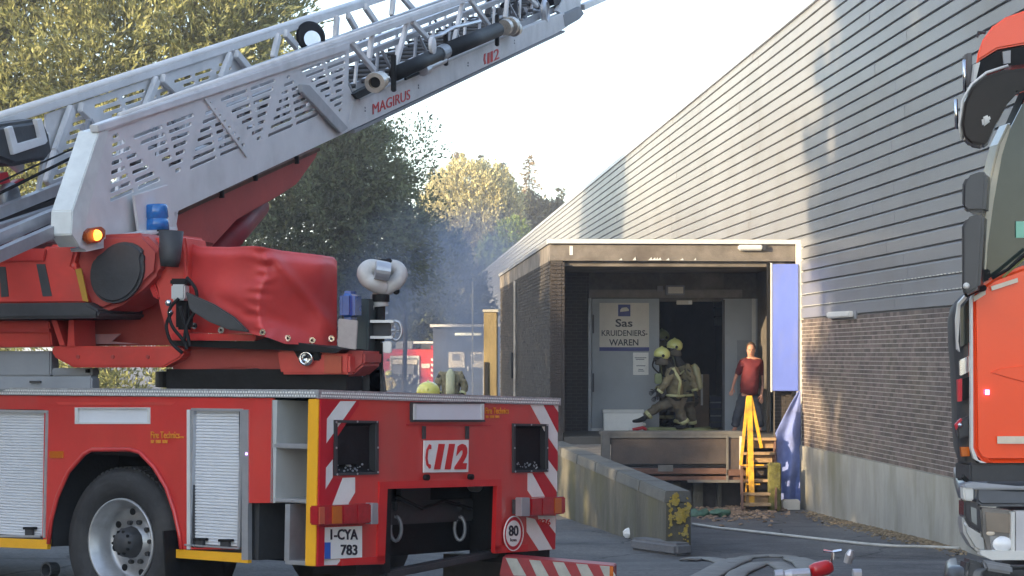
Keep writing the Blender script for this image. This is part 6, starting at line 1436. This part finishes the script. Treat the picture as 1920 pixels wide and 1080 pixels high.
# people beyond the ladder truck
def far(label, px, pyh, d, lean, m, tank, fwd, hm=HELM, head_up=True, bend=False):
    def e(x, z, dy=0): q = at(px, 0, d); return V((q.x+x, d+dy, z))
    zt = EYE+(HZ-pyh)/FPX*d; zg = gz(at(px, 0, d).x, d); H = zt-.15
    hip = e(0, zg+.52*(H-zg)); ch = e(lean*.4, zg+.78*(H-zg)); nk = e(lean*.8, zg+.9*(H-zg)); hd_ = e(lean, H-.04)
    if bend: ch = e(0, H+.0, .1); nk = e(0, H-.02, .32); hd_ = e(.02, H-.12, .5)
    return fighter(label, hip, ch, nk, hd_, [ch+V((.2, -.1, .1)), ch+V((.27, -.12, -.15)), ch+V((.2, -.25, -.3))], [ch+V((-.2, -.1, .1)), ch+V((-.27, -.1, -.15)), ch+V((-.2, -.2, -.3))],
            [hip+V((.1, 0, -.1)), e(.13, zg+.5), e(.14, zg+.09)], [hip+V((-.1, 0, -.1)), e(-.13, zg+.5), e(-.14, zg+.09)], fwd, m=m, tank=tank, hm=hm)
far('person in a firefighter helmet, only its yellow dome showing over the truck deck', 803, 714, 28, 0, GEARD, False, (0, 1, 0), hm=mat('helmet_yellow', (.75, .68, .14), .3, coat=.6))
far('firefighter in pale yellow gear beside the distant fire engine', 727, 694, 76, .05, mat('gear_pale', (.48, .40, .18), .8, var=.3), False, (.6, -.6, 0))
fd_ = far('firefighter seen from behind with an air cylinder in front of the container shed', 845, 697, 38, 0, GEAR, True, (0, 1, 0), bend=True, hm=mat('helmet_dark', (.05, .05, .05), .5))

# ------------------------------------------------------------------ smoke drifting across the yard
sm = bpy.data.materials.new('smoke'); sm.use_nodes = True; n = sm.node_tree.nodes; l = sm.node_tree.links
n.remove(n['Principled BSDF']); pv = n.new('ShaderNodeVolumePrincipled'); pv.inputs['Color'].default_value = (.42, .55, .82, 1); pv.inputs['Anisotropy'].default_value = .2
tc = n.new('ShaderNodeTexCoord'); mp2 = n.new('ShaderNodeMapping'); l.new(tc.outputs['Generated'], mp2.inputs[0])
nz2 = n.new('ShaderNodeTexNoise'); nz2.inputs['Scale'].default_value = 3.2; nz2.inputs['Detail'].default_value = 3; l.new(tc.outputs['Generated'], nz2.inputs[0])
gr = n.new('ShaderNodeTexGradient'); gr.gradient_type = 'SPHERICAL'; mp2.inputs['Location'].default_value = (-1, -1, -.70); mp2.inputs['Scale'].default_value = (2, 2, 1.55); l.new(mp2.outputs[0], gr.inputs[0])
rmp = n.new('ShaderNodeMapRange'); rmp.inputs[1].default_value = .36; rmp.inputs[2].default_value = .62; l.new(nz2.outputs[0], rmp.inputs[0])
mu = n.new('ShaderNodeMath'); mu.operation = 'MULTIPLY'; l.new(rmp.outputs[0], mu.inputs[0]); l.new(gr.outputs[0], mu.inputs[1])
mu2 = n.new('ShaderNodeMath'); mu2.operation = 'MULTIPLY'; mu2.inputs[1].default_value = .5; l.new(mu.outputs[0], mu2.inputs[0]); l.new(mu2.outputs[0], pv.inputs['Density'])
l.new(pv.outputs[0], n['Material Output'].inputs['Volume'])
sb2 = MB().box((-6.9, 60, -.85), (2.6, 79, 6.7)).build('smoke', sm, kind='stuff')

# ------------------------------------------------------------------ thin haze volume added over the whole scene to lift the shadows
hm_ = bpy.data.materials.new('shadow_lift_haze'); hm_.use_nodes = True; hn = hm_.node_tree.nodes; hn.remove(hn['Principled BSDF'])
hv = hn.new('ShaderNodeVolumePrincipled'); hv.inputs['Color'].default_value = (.86, .90, 1, 1); hv.inputs['Density'].default_value = .0010; hv.inputs['Anisotropy'].default_value = .1
hm_.node_tree.links.new(hv.outputs[0], hn['Material Output'].inputs['Volume'])
MB().box((-950, -320, -3), (950, 1650, 34)).build('haze', hm_, kind='stuff')
